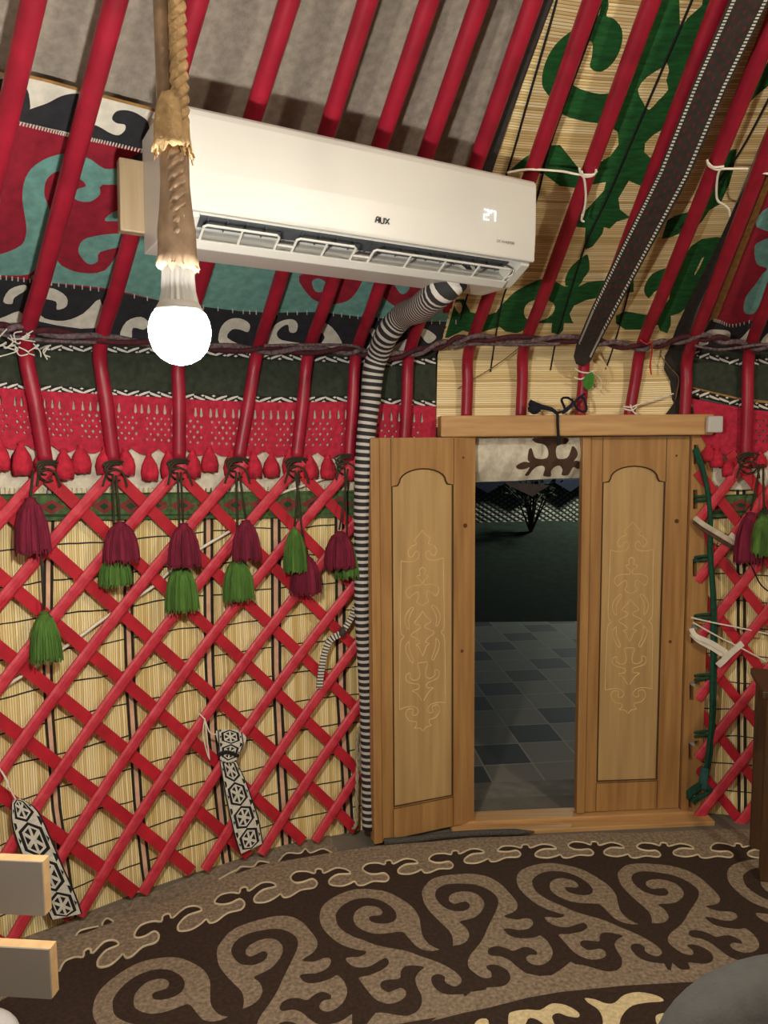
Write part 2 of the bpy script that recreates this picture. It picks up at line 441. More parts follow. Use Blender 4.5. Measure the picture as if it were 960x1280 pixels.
mb = MB(); gr = [(6.0, -.06), (6.4, .0), (7.2, .16), (8.2, .34), (9.0, .44), (9.3, .40), (11, -.3), (16, -.6)]
vs = []; nx = 24
for j, (y, z) in enumerate(gr):
    for i in range(nx + 1):
        x = -4 + 12 * i / nx
        vs.append((x, y, z + .06 * noise.noise(Vector((x * 1.7, y * 1.3, 0))) * (j > 0)))
mb.add(vs, [(j * (nx + 1) + i, j * (nx + 1) + i + 1, (j + 1) * (nx + 1) + i + 1, (j + 1) * (nx + 1) + i) for j in range(len(gr) - 1) for i in range(nx)])
tag(mb.build('ground_bank', GRASS, smooth=True), kind='structure')
# neighbouring yurt on the bank
ny = thing('neighbour_yurt', 'pale round yurt with netted white wall, seen at night through the doorway', 'yurt', (1.7, 13.2, -.55))
NY_W = mat('pale_netted_wall', (190, 188, 176), .9, .05); NY_K = mat('net_lines', (92, 88, 78), .9, .05)
mb = MB(); nn = 72
mb.lathe((1.7, 13.2, -.6), [(2.6, 0), (2.6, 1.42)], nn); mb.build('wall', NY_W, ny, smooth=True)
mb = MB()
for i in range(150):
    for s in (-1, 1):
        p = []
        for k in range(8):
            an = 2 * math.pi * i / 150 + s * k * .055; p.append((1.7 + 2.61 * math.sin(an), 13.2 - 2.61 * math.cos(an), .25 + k * .09))
        if abs(((2 * math.pi * i / 150 + math.pi) % (2 * math.pi)) - math.pi) < 1.5: mb.tube(p, .009, 4, uvs=False)
mb.build('netting', NY_K, ny)
mb = MB(); mb.lathe((1.7, 13.2, .82), [(2.9, 0), (2.75, .1), (1.0, 1.2), (.2, 1.4)], nn); mb.build('roof', mat('dark_roof_felt', (44, 46, 56), .9), ny, smooth=True)
mb = MB()
for i in range(16):
    an = -1.5 + 3.0 * i / 15; r = 2.92; w = .098
    q = [(1.7 + r * math.sin(an + d), 13.2 - r * math.cos(an + d), z) for d, z in ((-w, .86), (w, .86), (0, .70))]
    q += [(1.7 + (r - .02) * math.sin(an + d), 13.2 - (r - .02) * math.cos(an + d), z) for d, z in ((-w, .86), (w, .86), (0, .70))]
    mb.add(q, [(0, 1, 2), (5, 4, 3), (0, 3, 4, 1), (1, 4, 5, 2), (2, 5, 3, 0)])
mb.build('valance', mat('dark_blue_valance', (30, 34, 52), .9), ny)
# shrub on the bank
sh = MB(); rnd = random.Random(3)
sc = DEP(664, 628, 8.6); LEAFM = mat('night_leaves', (40, 54, 34), .9, .3, 20)
st = MB()
for i in range(16):
    an = rnd.uniform(0, 6.28); tip = sc + Vector((math.cos(an) * rnd.uniform(.1, .4), math.sin(an) * .2, rnd.uniform(-.05, .42)))
    st.tube([sc + Vector((0, 0, -.35)), (sc + tip) / 2 + Vector((0, 0, -.05)), tip], [.012, .008, .003], 5)
    for k in range(16):
        c = tip.lerp(sc, rnd.random() * .7) + Vector((rnd.uniform(-.07, .07),) * 1 + (rnd.uniform(-.07, .07), rnd.uniform(-.07, .07)))
        u = Vector((rnd.uniform(-1, 1), rnd.uniform(-1, 1), rnd.uniform(-1, 1))).normalized() * .035; w = u.orthogonal().normalized() * .016
        sh.add([c - u, c + w, c + u, c - w], [(0, 1, 2, 3)])
sr_ = thing('shrub', 'dark shrub on the grass bank in front of the neighbouring yurt', 'shrub', sc + Vector((0, 0, -.35)))
sh.build('foliage', LEAFM, sr_); st.build('stem', WOOD_DK, sr_)

# ------------------------------------------------------------------ door: frame, leaves
DOOR_H = 1.445; SILL = .03
def M_door(x, off): return Matrix.Translation(DL + DX * x + DN * off) @ Matrix((DX, DN, Vector((0, 0, 1)))).transposed().to_4x4()
MD = M_door(0, 0)           # local: x along door to the right, y into the room, z up
def DU(px, py, off=0.0):
    p = Vector(DP([(px, py)], off)[0]); return (p - DL).dot(DX), p.z
hx0, hx1 = DU(551, 530, .05)[0], DU(893, 532, .05)[0]
hz0, hz1 = DU(720, 545, .05)[1], DU(720, 518.5, .05)[1]
mb = MB(); mb.box(hx0, hx1, -.05, .05, hz0, hz1, MD)
hd = tag(mb.build('trim_1', WOOD_H, bevel=.006), 'long pine header board across the top of the door', None, None, 'structure')
mb = MB(); mb.box(-.075, 0, -.06, .012, 0, hz0, MD); tag(mb.build('trim_2', WOOD, bevel=.004), kind='structure')
def plate(name, outline, holes, M, y0, y1, mats, parent=None, layers=(), bevel=0.0, step=.2):
    """flat board in local x,z with openings, between depths y0 and y1"""
    def sf(P, e=0.0): return np.array([tuple(M @ Vector((p[0], y0 if e == 0 else y1, p[1]))) for p in P])
    return patch(name, outline, list(layers), sf, mats, parent, t=1, step=step, holes=holes)
jx0, jx1 = DW + .002, DU(881, 800)[0]
NOTCH = [(868, 566, 'v'), (867, 622, 'v'), (866, 702, 'L'), (864, 785, 'L'), (862, 856, 'L'), (861, 930, 'L'), (861, 993, 'L')]
hol = []
for x, y, k in NOTCH:
    if k == 'v': q = [(x - 2.5, y - 10), (x + 3, y - 10), (x + 3, y + 14), (x - 2.5, y + 14)]
    else: q = [(x - 2, y - 4), (x + 11, y - 6), (x + 11, y), (x + 3, y + 1), (x + 3, y + 18), (x - 2, y + 18)]
    hol.append([DU(a, b) for a, b in q])
plate('trim_3', [(jx0, 0), (jx1, 0), (jx1, hz0), (jx0, hz0)], hol, MD, .012, -.03, [WOOD])
tag(bpy.data.objects['trim_3'], kind='structure')
mb = MB(); mb.box(-.09, jx1 + .02, -.05, .028, -.03, SILL - .004, MD); mb.box(-.09, jx1 + .02, .028, .085, -.03, .016, MD); tag(mb.build('trim_4', WOOD_H, bevel=.004), kind='structure')

PX0, PX1 = .24, .755        # panel field within a leaf, as fractions of its width
def arch(W, Hh, ins=0.0):
    a, b = .185 * W + ins, .785 * W - ins; z0 = .115 + ins; zs_ = Hh - .165 - ins * .4; c = (a + b) / 2; w = (b - a) / 2
    pts = [(a, z0), (b, z0), (b, zs_), (b - .022, zs_ + .004)]
    for k in range(13):
        an = math.pi * k / 12; pts.append((c + (w - .028) * math.cos(an), zs_ + .014 + .046 * math.sin(an)))
    pts += [(a + .022, zs_ + .004), (a, zs_)]
    return pts
# carved ornament, traced on the panel (x about the panel's middle line, z upwards from the ornament's middle), metres
def orn():
    k = 1 / 4.267 / 950 * 2.95       # enlargement of the closed leaf to metres
    C = (196, 600)
    L = []
    L.append([(85, 235), (82, 400), (80, 575), (97, 605), (78, 640), (74, 800), (72, 965)])
    L.append([(72, 965), (110, 958), (150, 962), (172, 985), (160, 1005), (140, 1000), (145, 975), (115, 970), (105, 1000), (125, 1030), (160, 1040), (160, 1060), (150, 1070), (180, 1075), (194, 1092)])
    L.append([(85, 237), (130, 245), (170, 235), (178, 205), (160, 195), (148, 215), (130, 220), (120, 195), (140, 170), (165, 160), (155, 140), (180, 115), (196, 95)])
    L.append([(196, 275), (180, 290), (185, 310), (165, 320), (190, 345), (185, 362), (150, 362), (115, 375), (110, 400), (125, 420), (145, 405), (170, 395), (175, 420), (165, 445), (196, 462)])
    L.append([(140, 465), (115, 490), (102, 525), (110, 560), (125, 570), (122, 530), (135, 495), (148, 472), (140, 465)])
    L.append([(125, 632), (108, 650), (108, 680), (125, 720), (140, 740), (148, 730), (135, 700), (125, 665), (125, 632)])
    L.append([(196, 490), (180, 515), (152, 545), (180, 560), (180, 575), (135, 602), (165, 625), (182, 645), (160, 655), (175, 665), (185, 690), (196, 712)])
    L.append([(196, 745), (170, 750), (180, 790), (178, 820), (155, 830), (130, 815), (130, 790), (108, 800), (112, 830), (145, 845), (175, 855), (172, 875), (140, 880), (160, 895), (180, 920), (190, 938)])
    out = []
    for l in L:
        c = cat(l, 5); out.append([((x - C[0]) * k, -(y - C[1]) * k) for x, y in c]); out.append([(-(x - C[0]) * k, -(y - C[1]) * k) for x, y in c])
    return out
def leaf(name, M, W, Hh, label, strip_left, face):
    """M local: x across the leaf, y towards the carved room side, z up"""
    ar = arch(W, Hh); th = .035
    r = plate(name, [(0, 0), (W, 0), (W, Hh), (0, Hh)], [ar], M, 0, -th, [WOOD])
    tag(r, label, None, None, 'structure')
    p = plate('panel', arch(W, Hh, -.004), [], M, -.007, -.022, [WOOD_P], r)
    g = MB()
    q = [M @ Vector((x, -.003, z)) for x, z in arch(W, Hh, .003)]; g.tube(q + [q[0]], .0032, 5); g.build('panel_moulding', GROOVE, r)
    cx = .485 * W; cz = .56 * Hh - .14 if False else face
    o = MB()
    for l in orn(): o.tube([M @ Vector((cx + x, -.0062, cz + z)) for x, z in l], .0016, 5)
    o.build('carving', CARVE, r)
    # rails: seam lines where the rails meet the stiles
    s = MB()
    for z, x0, x1 in ((.112, .185 * W, .785 * W),):
        s.tube([M @ Vector((x0, .0003, z)), M @ Vector((x1, .0003, z))], .0016, 5)
    for x in (.185 * W, .785 * W):
        s.tube([M @ Vector((x, .0003, 0.002)), M @ Vector((x, .0003, .112))], .0012, 5)
        s.tube([M @ Vector((x, .0003, Hh - .165)), M @ Vector((x, .0003, Hh - .002))], .0012, 5)
    s.build('seam', GROOVE, r)
    k = MB()
    for x, z, rr in ((.9, .78, .012), (.87, .46, .009), (.88, .95, .006)):
        c = M @ Vector((x * W, .0004, z * Hh)); ax = (M.to_3x3() @ Vector((0, 1, 0))).normalized(); k.lathe(c, [(rr * .7, -.002), (rr * .7, .0004)], 12, axis=ax)
    k.build('knot', KNOT, r)
    e = MB(); e.box(*((-.004, .028) if strip_left else (0, .03)), .0, .012, .0, Hh, M); e.build('edge_strip', WOOD, r, bevel=.003)
    return r
WL = DW / 2
u0 = DU(725, 780)[0]; wr = DW - u0 - .003
MR = M_door(u0, 0) @ Matrix.Translation((0, 0, SILL))
leaf('door_2', MR, wr, DOOR_H - SILL, 'right leaf of the carved pine door, standing shut', True, .735)
# open leaf: hinged at the left jamb, swung into the room
hinge = DL + DX * .0 + DN * .02; free = Vector(FL([(463, 1052)], SILL)[0])
ax = Vector((free.x - hinge.x, free.y - hinge.y, 0)); WO = wr; ax = ax.normalized()
org = Vector((hinge.x, hinge.y, 0)) + ax * WO; xa = -ax; ya = Vector((xa.y, -xa.x, 0))
if ya.y > 0: ya = -ya
ML = Matrix.Translation(org + Vector((0, 0, SILL - .008))) @ Matrix((xa, ya, Vector((0, 0, 1)))).transposed().to_4x4()
leaf('door_1', ML, WO, DOOR_H - SILL + .01, 'left leaf of the carved pine door, swung open into the yurt', True, .735)

# white sensor block on the header's end
c = MB(); bx0 = DU(881, 530, .05)[0]; bx1 = DU(900, 530, .05)[0]; bz0 = DU(890, 541, .06)[1]; bz1 = DU(890, 520, .06)[1]
c.box(bx0, bx1, .052, .075, bz0, bz1, MD)
tag(c.build('door_sensor', WHITE_PL, bevel=.006), 'small white plastic block on the right end of the door header', 'sensor')

# rolled felt door curtain
def curtain_surf(P, e=0.0):
    q = DP(P, -.09); out = []
    for (x, y), p in zip(P, q):
        t = min(1, max(0, (y - 540) / 62)); b = .06 * math.sin(math.pi * (.12 + .85 * t)) + .006 * math.sin(x * .23 + y * .1)
        out.append(Vector(p) + DN * (b - e))
    return np.array([tuple(v) for v in out])
mot = T([(505, 285), (510, 320), (560, 330), (590, 350), (600, 390), (590, 430), (545, 440), (500, 430), (485, 400), (475, 360), (455, 375), (445, 440), (460, 465), (420, 460), (370, 490), (385, 515), (430, 515), (465, 500), (455, 530), (440, 560), (470, 565), (490, 530), (520, 500), (560, 490), (580, 510), (575, 560), (600, 572), (640, 570), (630, 530), (650, 500), (690, 490), (715, 520), (715, 560), (760, 560), (775, 520), (790, 500), (830, 515), (845, 500), (840, 465), (800, 450), (785, 455), (810, 410), (800, 360), (780, 345), (765, 380), (740, 430), (690, 440), (660, 430), (650, 390), (660, 350), (690, 335), (740, 325), (748, 285)], 580, 500, 6)
cur = thing('door_curtain', 'cream felt door curtain with brown motif, rolled up under the door header', 'curtain', Vector(DP([(660, 600)], -.1)[0]))
patch('rolled_felt', [(580, 538), (760, 538), (760, 596), (690, 598), (640, 601), (580, 603)], [(cat(mot, 3, True), 1)], curtain_surf, [FELT_CREAM, mat('brown_felt', (74, 54, 40), .95, .1, 50)], cur, t=.02, step=6)
patch('hem_flap', T([(300, 612), (640, 640), (645, 640), (560, 690), (515, 725), (440, 690), (330, 640)], 580, 500, 6), [], surfD(-.10), [mat('dull_brown_felt', (52, 46, 42), .95, .1)], cur, t=.008, step=5)

# black tie on the header
tie = thing('black_tie', 'black yarn tie with a bow looped over the door header', 'tie', Vector(DP([(697, 548)], .055)[0]))
def dpath(pts, off, n=6): return [Vector(p) for p in DP(cat(pts, n), off)]
mb = MB(); mb.tube(dpath([(662, 503), (675, 508), (690, 512), (697, 518)], .06), [.012 - .0004 * i for i in range(19)], 7)
mb.tube(dpath([(697, 516), (697, 530), (698, 548), (697, 556)], .06), .005, 6); mb.build('cord', NAVY, tie, smooth=True)
mb = MB(); mb.tube(dpath([(697, 516), (706, 512), (702, 500), (708, 497), (716, 502), (710, 512), (703, 516), (715, 505), (728, 497), (733, 512), (726, 514), (718, 504), (731, 492)], .065), .0045, 6); mb.build('bow', NAVY, tie, smooth=True)
mb = MB(); mb.lathe(Vector(DP([(668, 510)], .06)[0]), [(.006, -.022), (.022, -.012), (.024, .0), (.014, .012), (.004, .016)], 14); mb.build('bundle', NAVY, tie, smooth=True)

# ------------------------------------------------------------------ reed screens behind the lattice
def quadstripe(pts, w):
    p = np.array(pts, float); return [(x - w / 2, y) for x, y in p] + [(x + w / 2, y) for x, y in p[::-1]]
DUO = [[(58, 600), (56, 700), (55, 835), (57, 893), (66, 1010), (76, 1079), (90, 1180)],
       [(158, 600), (156, 722), (156, 780), (159, 867), (168, 1003), (178, 1090), (184, 1130)],
       [(256, 600), (256, 735), (257, 825), (261, 917), (274, 1037), (282, 1100)],
       [(340, 600), (340, 660), (341, 835), (348, 975), (353, 1050), (355, 1085)],
       [(419, 600), (420, 660), (422, 875), (427, 950), (433, 1060)],
       [(-32, 600), (-38, 835), (-30, 1010), (-15, 1220)], [(508, 600), (510, 1060)]]
lay = []
for d in DUO:
    lay.append((quadstripe([(x + 4.5, y) for x, y in d], 6), 2))
    lay.append((quadstripe(d, 3.6), 1)); lay.append((quadstripe([(x + 9, y) for x, y in d], 3.8), 1))
rs = patch('reed_screen', [(-60, 600), (60, 606), (200, 604), (330, 600), (430, 598), (545, 598), (545, 1042), (470, 1050), (410, 1058), (330, 1078), (250, 1103), (160, 1139), (74, 1171), (-60, 1228)], lay, surfS(.045), [REED_V, DARK_WOOL, PINK_WOOL], t=.012, step=16)
tag(rs, 'upright straw reed screen with dark stripes behind the large lattice left of the door', 'reed screen')
lay = []
for x0, x1 in ((922, 924), (930, 932)):
    lay.append((quadstripe([(x0, 600), (x1, 1050)], 4), 1))
for x0, x1 in ((978, 980), (988, 990)): lay.append((quadstripe([(x0, 600), (x1, 1060)], 4), 1))
rs = patch('reed_screen', [(876, 606), (930, 604), (1010, 600), (1010, 1064), (960, 1046), (920, 1038), (874, 1034)], lay, surfS(.045), [REED_V, DARK_WOOL], t=.012, step=16)
tag(rs, 'narrow strip of straw reed screen behind the red lattice right of the door', 'reed screen')

# cream felt skirts that hang behind the red fringes
p = [(-60, 486), (75, 494), (250, 505), (430, 506), (545, 512)] + [q for k in range(100) for q in ((545 - 6 * k, 600 + 10 * min(1, k / 40)), (545 - 6 * k - 2, 611 + 10 * min(1, k / 40)), (545 - 6 * k - 4, 611 + 10 * min(1, k / 40)), (545 - 6 * k - 4.5, 600 + 10 * min(1, k / 40)))] + [(-60, 610)]
tag(patch('felt_skirt', p, [], surfS(.034), [FELT_CREAM], t=.008), 'cream felt strip hanging behind the red fringe left of the door', 'felt')
tag(patch('felt_skirt', [(872, 530), (1010, 520), (1010, 606), (930, 612), (872, 612)], [], surfS(.034), [FELT_CREAM], t=.008), 'cream felt strip hanging behind the red fringe right of the door', 'felt')

# green woven bands across the lattice
def weave(x0, x1, yt, yb, n):
    L = []
    for i in range(n):
        xa = x0 + (x1 - x0) * i / n; xb = x0 + (x1 - x0) * (i + 1) / n; xm = (xa + xb) / 2
        t = (i + .5) / n; y0 = yt[0] + (yt[1] - yt[0]) * t; y1 = yb[0] + (yb[1] - yb[0]) * t; h = y1 - y0
        L.append(([(xa, y0 + h * .5), (xm, y0 + h * .22), (xb, y0 + h * .5), (xm, y0 + h * .78)], 2))
        L.append(([(xa + (xb - xa) * .3, y0 + h * .5), (xm, y0 + h * .36), (xa + (xb - xa) * .7, y0 + h * .5), (xm, y0 + h * .64)], 1))
    for f in (.1, .9):
        ya = [yt[k] + (yb[k] - yt[k]) * f for k in (0, 1)]; L.append(([(x0, ya[0] - 1), (x1, ya[1] - 1), (x1, ya[1] + 1), (x0, ya[1] + 1)], 1))
    return L
tag(patch('woven_band', [(-50, 618), (540, 612), (540, 645), (-50, 652)], weave(-50, 540, (618, 612), (652, 645), 18), surfS(.022), [GREEN_BAND, GREEN_LINE, BAND_RED], t=.004, step=12), 'flat green woven band running behind the lattice left of the door', 'band')
tag(patch('woven_band', [(876, 620), (1010, 614), (1010, 640), (876, 648)], weave(876, 1010, (620, 614), (648, 640), 4), surfS(.022), [GREEN_BAND, GREEN_LINE, BAND_RED], t=.004, step=12), 'short green woven band behind the lattice right of the door', 'band')

# ------------------------------------------------------------------ lattice walls
TH0, DTH, SHR, DZ, ZS, SHC, ZC, DZC, DTH2, DZQ = -.74277, .07756, .00091, .11193, -.00088, -.00486, .09255, -.02311, .01758, .00722
def node(row, c):
    k = row - 1; m = max(-3.4, min(3.4, c - 2.5)); h = k * DZ + DZQ * k * (k - 12) * .1
    z = Z1 - h + ZS * m + ZC * m * m * .01 + DZC * m * k * .01
    th = TH0 + c * DTH + DTH2 * m * m * .01 + SHR * k + SHC * m * k * .01
    return th, z
def on_wall(th, z, off):
    r = float(prof(z)) + off; return Vector((CX + r * math.sin(th), CY + r * math.cos(th), z))
LATH = [(-.0175, -.005), (-.0175, .002), (-.011, .0065), (0, .0078), (.011, .0065), (.0175, .002), (.0175, -.005)]
LATHB = [(-.0175, -.005), (-.0175, .0045), (.0175, .0045), (.0175, -.005)]
def lath(parent, pts, front):
    P = [on_wall(t, z, -.012 if front else .004) for t, z in pts]
    N = [SN(p) for p in P]
    MB().sweep(P, N, LATH if front else LATHB).build('lath', RED_LATH if front else RED_BACK, parent)
lw = thing('lattice_wall', 'large red painted wooden lattice wall between the left edge and the door', 'lattice', on_wall(-.6, 0.02, 0))
def diag(c0, s):
    out = []
    for i in range(-2, 121):
        row = 1 + i / 10; c = c0 + s * (row - 1) * .5
        if c < -2.2 or c > 6.15: continue
        th, z = node(row, c)
        if z < .022: break
        out.append((th, z))
    return out[::2] + ([out[-1]] if len(out) % 2 == 0 else [])
for c0 in range(-8, 7):
    p = diag(c0, 1)
    if len(p) > 2: lath(lw, p, False)
for c0 in range(-2, 13):
    p = diag(c0, -1)
    if len(p) > 2: lath(lw, p, True)
rv = MB()
for row in range(1, 14):
    for j in range(-2, 7):
        c = j + (0 if row % 2 else .5)
        if -2 < c < 6.1:
            th, z = node(row, c)
            if z < .04: continue
            q = on_wall(th, z, -.019); rv.lathe(q - SN(q) * .003, [(.0045, 0), (.0035, .0035)], 6, axis=SN(q))
o = rv.build('lacing_knots', mat('dark_leather_knot', (96, 26, 30), .8), lw); o['kind'] = 'stuff'
# right-hand section, regular rows measured from its crossings
rw = thing('lattice_wall', 'narrow red painted wooden lattice section between the door and the dark table', 'lattice', Vector(S([(920, 1030)])[0]))
def rpt(px, py, off):
    p = Vector(S([(px, py)], off)[0]); return p
def rlath(a, b, front):
    n = 8; q = [(a[0] + (b[0] - a[0]) * i / n, a[1] + (b[1] - a[1]) * i / n) for i in range(n + 1)]
    P = [Vector(p) for p in S(q, -.012 if front else .004)]; MB().sweep(P, [SN(p) for p in P], LATH if front else LATHB).build('lath', RED_LATH if front else RED_BACK, rw)
for k in range(-2, 8):            # through (897, 621 + 74 k), rising / falling 44 per 35
    y0 = 621 + 74 * k
    def xy(x, s): return (x, y0 + s * (x - 897) * 1.26)
    for s in (-1, 1):
        xs = [872, 1006]
        ends = []
        for x in xs:
            X, Y = xy(x, s)
            lo, hi = 566, 1036
            if Y < lo: X = 897 + s * (lo - y0) / 1.26; Y = lo
            if Y > hi: X = 897 + s * (hi - y0) / 1.26; Y = hi
            ends.append((X, Y))
        if abs(ends[0][0] - ends[1][0]) > 12 and min(e[0] for e in ends) < 970: rlath(ends[0], ends[1], s < 0)

# ------------------------------------------------------------------ roof cloths
left_top = [(-70, 72), (0, 86), (55, 98), (120, 116), (185, 133), (260, 160), (400, 215), (520, 260), (592, 286)]
left_out = left_top + [(565, 385), (548, 440), (440, 450), (240, 442), (100, 436), (-70, 420)]
lay = []
stl = [(-70, 138), (18, 151), (83, 166), (113, 172), (178, 187), (260, 212), (400, 262), (520, 304), (590, 326)]
lay.append((left_top + stl[::-1], 3))
lay.append(([(x, y - 2) for x, y in left_top] + [(x, y + 4) for x, y in left_top[::-1]], 4))
b1 = cat([(18, 150), (24, 142), (39, 136), (59, 129), (77, 120), (95, 117), (110, 122), (116, 138), (113, 172), (83, 165)], 4, True)
b2 = cat([(140, 148), (146, 139), (160, 138), (175, 144), (186, 156), (180, 186), (111, 171), (116, 157), (125, 159), (137, 166), (148, 169), (156, 163), (156, 156), (146, 154)], 4, True)
for dx, dy in ((0, 0), (-150, -39), (150, 50), (300, 105)):
    lay.append(([(x + dx, y + dy) for x, y in b1], 2)); lay.append(([(x + dx, y + dy) for x, y in b2], 2))
t1 = cat([(74, 193), (56, 199), (39, 211), (30, 228), (28, 249), (31, 270), (33, 288), (27, 306), (0, 318), (-30, 322), (-30, 345), (0, 344), (36, 343), (50, 325), (62, 290), (62, 262), (56, 246), (56, 231), (62, 220), (74, 214), (90, 219), (103, 226), (107, 233), (95, 237), (91, 245), (98, 251), (113, 252), (125, 243), (128, 231), (166, 231), (172, 211), (150, 210), (131, 211), (113, 199), (100, 195), (88, 192)], 3, True)
lay.append((t1, 1))
lay.append((cat([(131, 276), (140, 266), (160, 260), (175, 262), (170, 277), (150, 276)], 3, True), 1))
lay.append((cat([(98, 315), (104, 300), (125, 294), (146, 292), (160, 292), (158, 306), (125, 315), (122, 327), (110, 330)], 3, True), 1))
lay.append((cat([(68, 320), (77, 332), (101, 341), (131, 338), (150, 310), (166, 276), (184, 246), (200, 240), (240, 270), (330, 300), (460, 330), (590, 340), (580, 402), (440, 402), (300, 395), (210, 378), (130, 360), (40, 350), (59, 335)], 3, True), 1))
lay.append((cat([(374, 345), (385, 368), (400, 378), (420, 380), (440, 372), (452, 345), (412, 335)], 3, True), 0))
lay.append((cat([(390, 352), (398, 348), (408, 354), (404, 364), (394, 364)], 3, True), 1))
lay.append((cat([(470, 350), (480, 372), (500, 385), (520, 380), (534, 365), (540, 345)], 3, True), 0))
lay.append((cat([(492, 352), (504, 350), (512, 360), (502, 368)], 3, True), 1))
lay.append(([(552, 380), (572, 374), (568, 390), (554, 392)], 0))
bt = [(-70, 338), (0, 346), (36, 350), (80, 356), (130, 362), (210, 378), (300, 389), (340, 391), (400, 390), (450, 396), (480, 398), (520, 402), (570, 402)]
lay.append((bt + [(560, 440), (548, 446), (440, 456), (240, 448), (100, 442), (-70, 426)], 2))
for w in ([(4, 377), (12, 362), (30, 356), (33, 362), (18, 372), (15, 380)], [(53, 361), (68, 361), (83, 371), (83, 383), (71, 387), (70, 377), (53, 372)],
          [(-20, 400), (0, 398), (24, 389), (27, 402), (0, 408)], [(47, 389), (56, 398), (80, 401), (104, 392), (125, 374), (122, 410), (50, 402)],
          [(150, 420), (158, 402), (176, 396), (186, 404), (180, 412), (166, 410), (164, 424)], [(195, 432), (205, 410), (222, 398), (236, 405), (230, 415), (215, 412), (216, 434)],
          [(275, 412), (285, 400), (300, 398), (312, 405), (310, 415), (300, 412), (290, 412), (284, 422), (300, 432), (275, 430)],
          [(336, 434), (340, 412), (350, 402), (365, 399), (372, 405), (370, 415), (362, 415), (360, 406), (352, 409), (346, 417), (352, 425), (377, 430)],
          [(400, 434), (406, 422), (400, 412), (407, 404), (420, 415), (427, 433)], [(454, 442), (462, 430), (466, 422), (460, 412), (465, 410), (471, 417), (467, 437)],
          [(525, 414), (532, 411), (545, 420), (542, 426), (535, 429), (528, 422)], [(486, 440), (500, 428), (512, 424), (508, 438)]):
    lay.append((cat(w, 3, True), 3))
FELTS = [F_RED, F_TEAL, F_BLACK, F_WHITE, GOLD]
fh = patch('felt_hanging', left_out, lay, surfS(.030), FELTS, t=.006, step=14)
tag(fh, 'large red and teal felt hanging with black and white scrolls, behind the air conditioner', 'felt hanging')
mb = MB()
for i, (x, y) in enumerate(cat(stl, 18)):
    if -20 < x < 200 or x > 480:
        q = Vector(S([(x, y)], .028)[0]); q2 = Vector(S([(x - 1.5, y + 4)], .028)[0]); mb.tube([q, q2], .0016, 4)
for i in range(60):
    t = i / 59; P = np.array(bt); j = t * (len(P) - 1); k = int(min(j, len(P) - 2)); x, y = P[k] + (P[k + 1] - P[k]) * (j - k)
    mb.tube([Vector(S([(x, y - 2)], .028)[0]), Vector(S([(x, y + 3)], .028)[0])], .0016, 4)
mb.build('stitching', STITCH, fh)['kind'] = 'stuff'

right_out = [(958, 222), (1010, 150), (1010, 446), (900, 440), (866, 436), (886, 402)]
lay = [([(958, 222), (966, 222), (896, 400), (872, 440), (862, 440), (886, 402)], 4)]
lay.append((cat([(946, 284), (953, 264), (975, 258), (985, 290)], 3, True), 1))
lay.append((cat([(943, 310), (950, 302), (975, 295), (1000, 310), (975, 335), (960, 345), (958, 335), (946, 330)], 3, True), 1))
lay.append((cat([(930, 390), (932, 372), (944, 356), (958, 338), (972, 345), (964, 372), (951, 380), (942, 392)], 3, True), 1))
lay.append(([(888, 400), (900, 402), (916, 407), (944, 400), (1010, 384), (1010, 446), (866, 440)], 2))
for w in ([(873, 431), (884, 414), (897, 412), (911, 414), (913, 421), (906, 426), (895, 421), (887, 421), (885, 430)], [(913, 431), (926, 423), (940, 409), (930, 432)], [(950, 432), (958, 418), (972, 412), (984, 420), (970, 424), (966, 434)]):
    lay.append((cat(w, 3, True), 3))
fr = patch('felt_hanging', right_out, lay, surfS(.030), FELTS, t=.006, step=14)
tag(fr, 'red felt hanging with pale teal scroll, right of the reed roof mat', 'felt hanging')
mb = MB()
for x, y in cat([(892, 400), (900, 402), (916, 407), (944, 400), (1000, 386)], 5): mb.tube([Vector(S([(x, y - 1.5)], .028)[0]), Vector(S([(x, y + 2)], .028)[0])], .0014, 4)
mb.build('stitching', STITCH, fr)['kind'] = 'stuff'

# reed roof panel over the door, wool wrapped in a green scroll
C2 = lambda p: T(p, 480, 0, 2); C5 = lambda p: T(p, 740, 0, 4.364); C6 = lambda p: T(p, 540, 200, 4.364); C7 = lambda p: T(p, 740, 200, 4.364)
po = [(690, -40), (692, 0), (652, 108), (614, 215), (590, 300), (563, 385), (547, 445), (545, 534), (862, 534), (840, 500), (834, 440), (850, 404), (880, 345), (912, 272), (975, 120), (1010, 40), (1010, -40)]
lay = []
C = lambda p, k=3: cat(p, k, True)
lay.append((C(C2([(562, 10), (548, -30), (545, 0), (530, 50), (480, 70), (430, 110), (402, 160), (395, 210), (412, 240), (445, 285), (500, 303), (550, 310), (620, 320), (640, 250), (580, 232), (540, 235), (490, 222), (468, 205), (470, 180), (480, 140), (500, 110), (520, 105), (520, 140), (515, 168), (540, 180), (570, 160), (592, 120), (595, 75), (575, 47), (556, 40)])), 1))
body = C5([(345, -60), (290, 200), (220, 400), (150, 600), (60, 680), (140, 720), (145, 790), (100, 850), (20, 900)]) + C2([(490, 425)]) + \
    C2([(440, 362), (400, 365), (350, 395), (315, 425), (400, 435), (440, 465), (480, 470), (555, 455)]) + \
    [(755, 238), (735, 260), (723, 271), (719, 283), (732, 285), (731, 297), (732, 312), (741, 308), (753, 292), (755, 284), (762, 286), (771, 277), (788, 272), (806, 262), (850, 200), (930, 0), (930, -40)]
lay.append((body, 1))
lay.append((C2([(450, 290), (500, 305), (560, 312), (584, 330), (583, 360), (555, 395), (525, 415), (497, 412), (480, 380), (440, 362), (420, 340)]), 0))
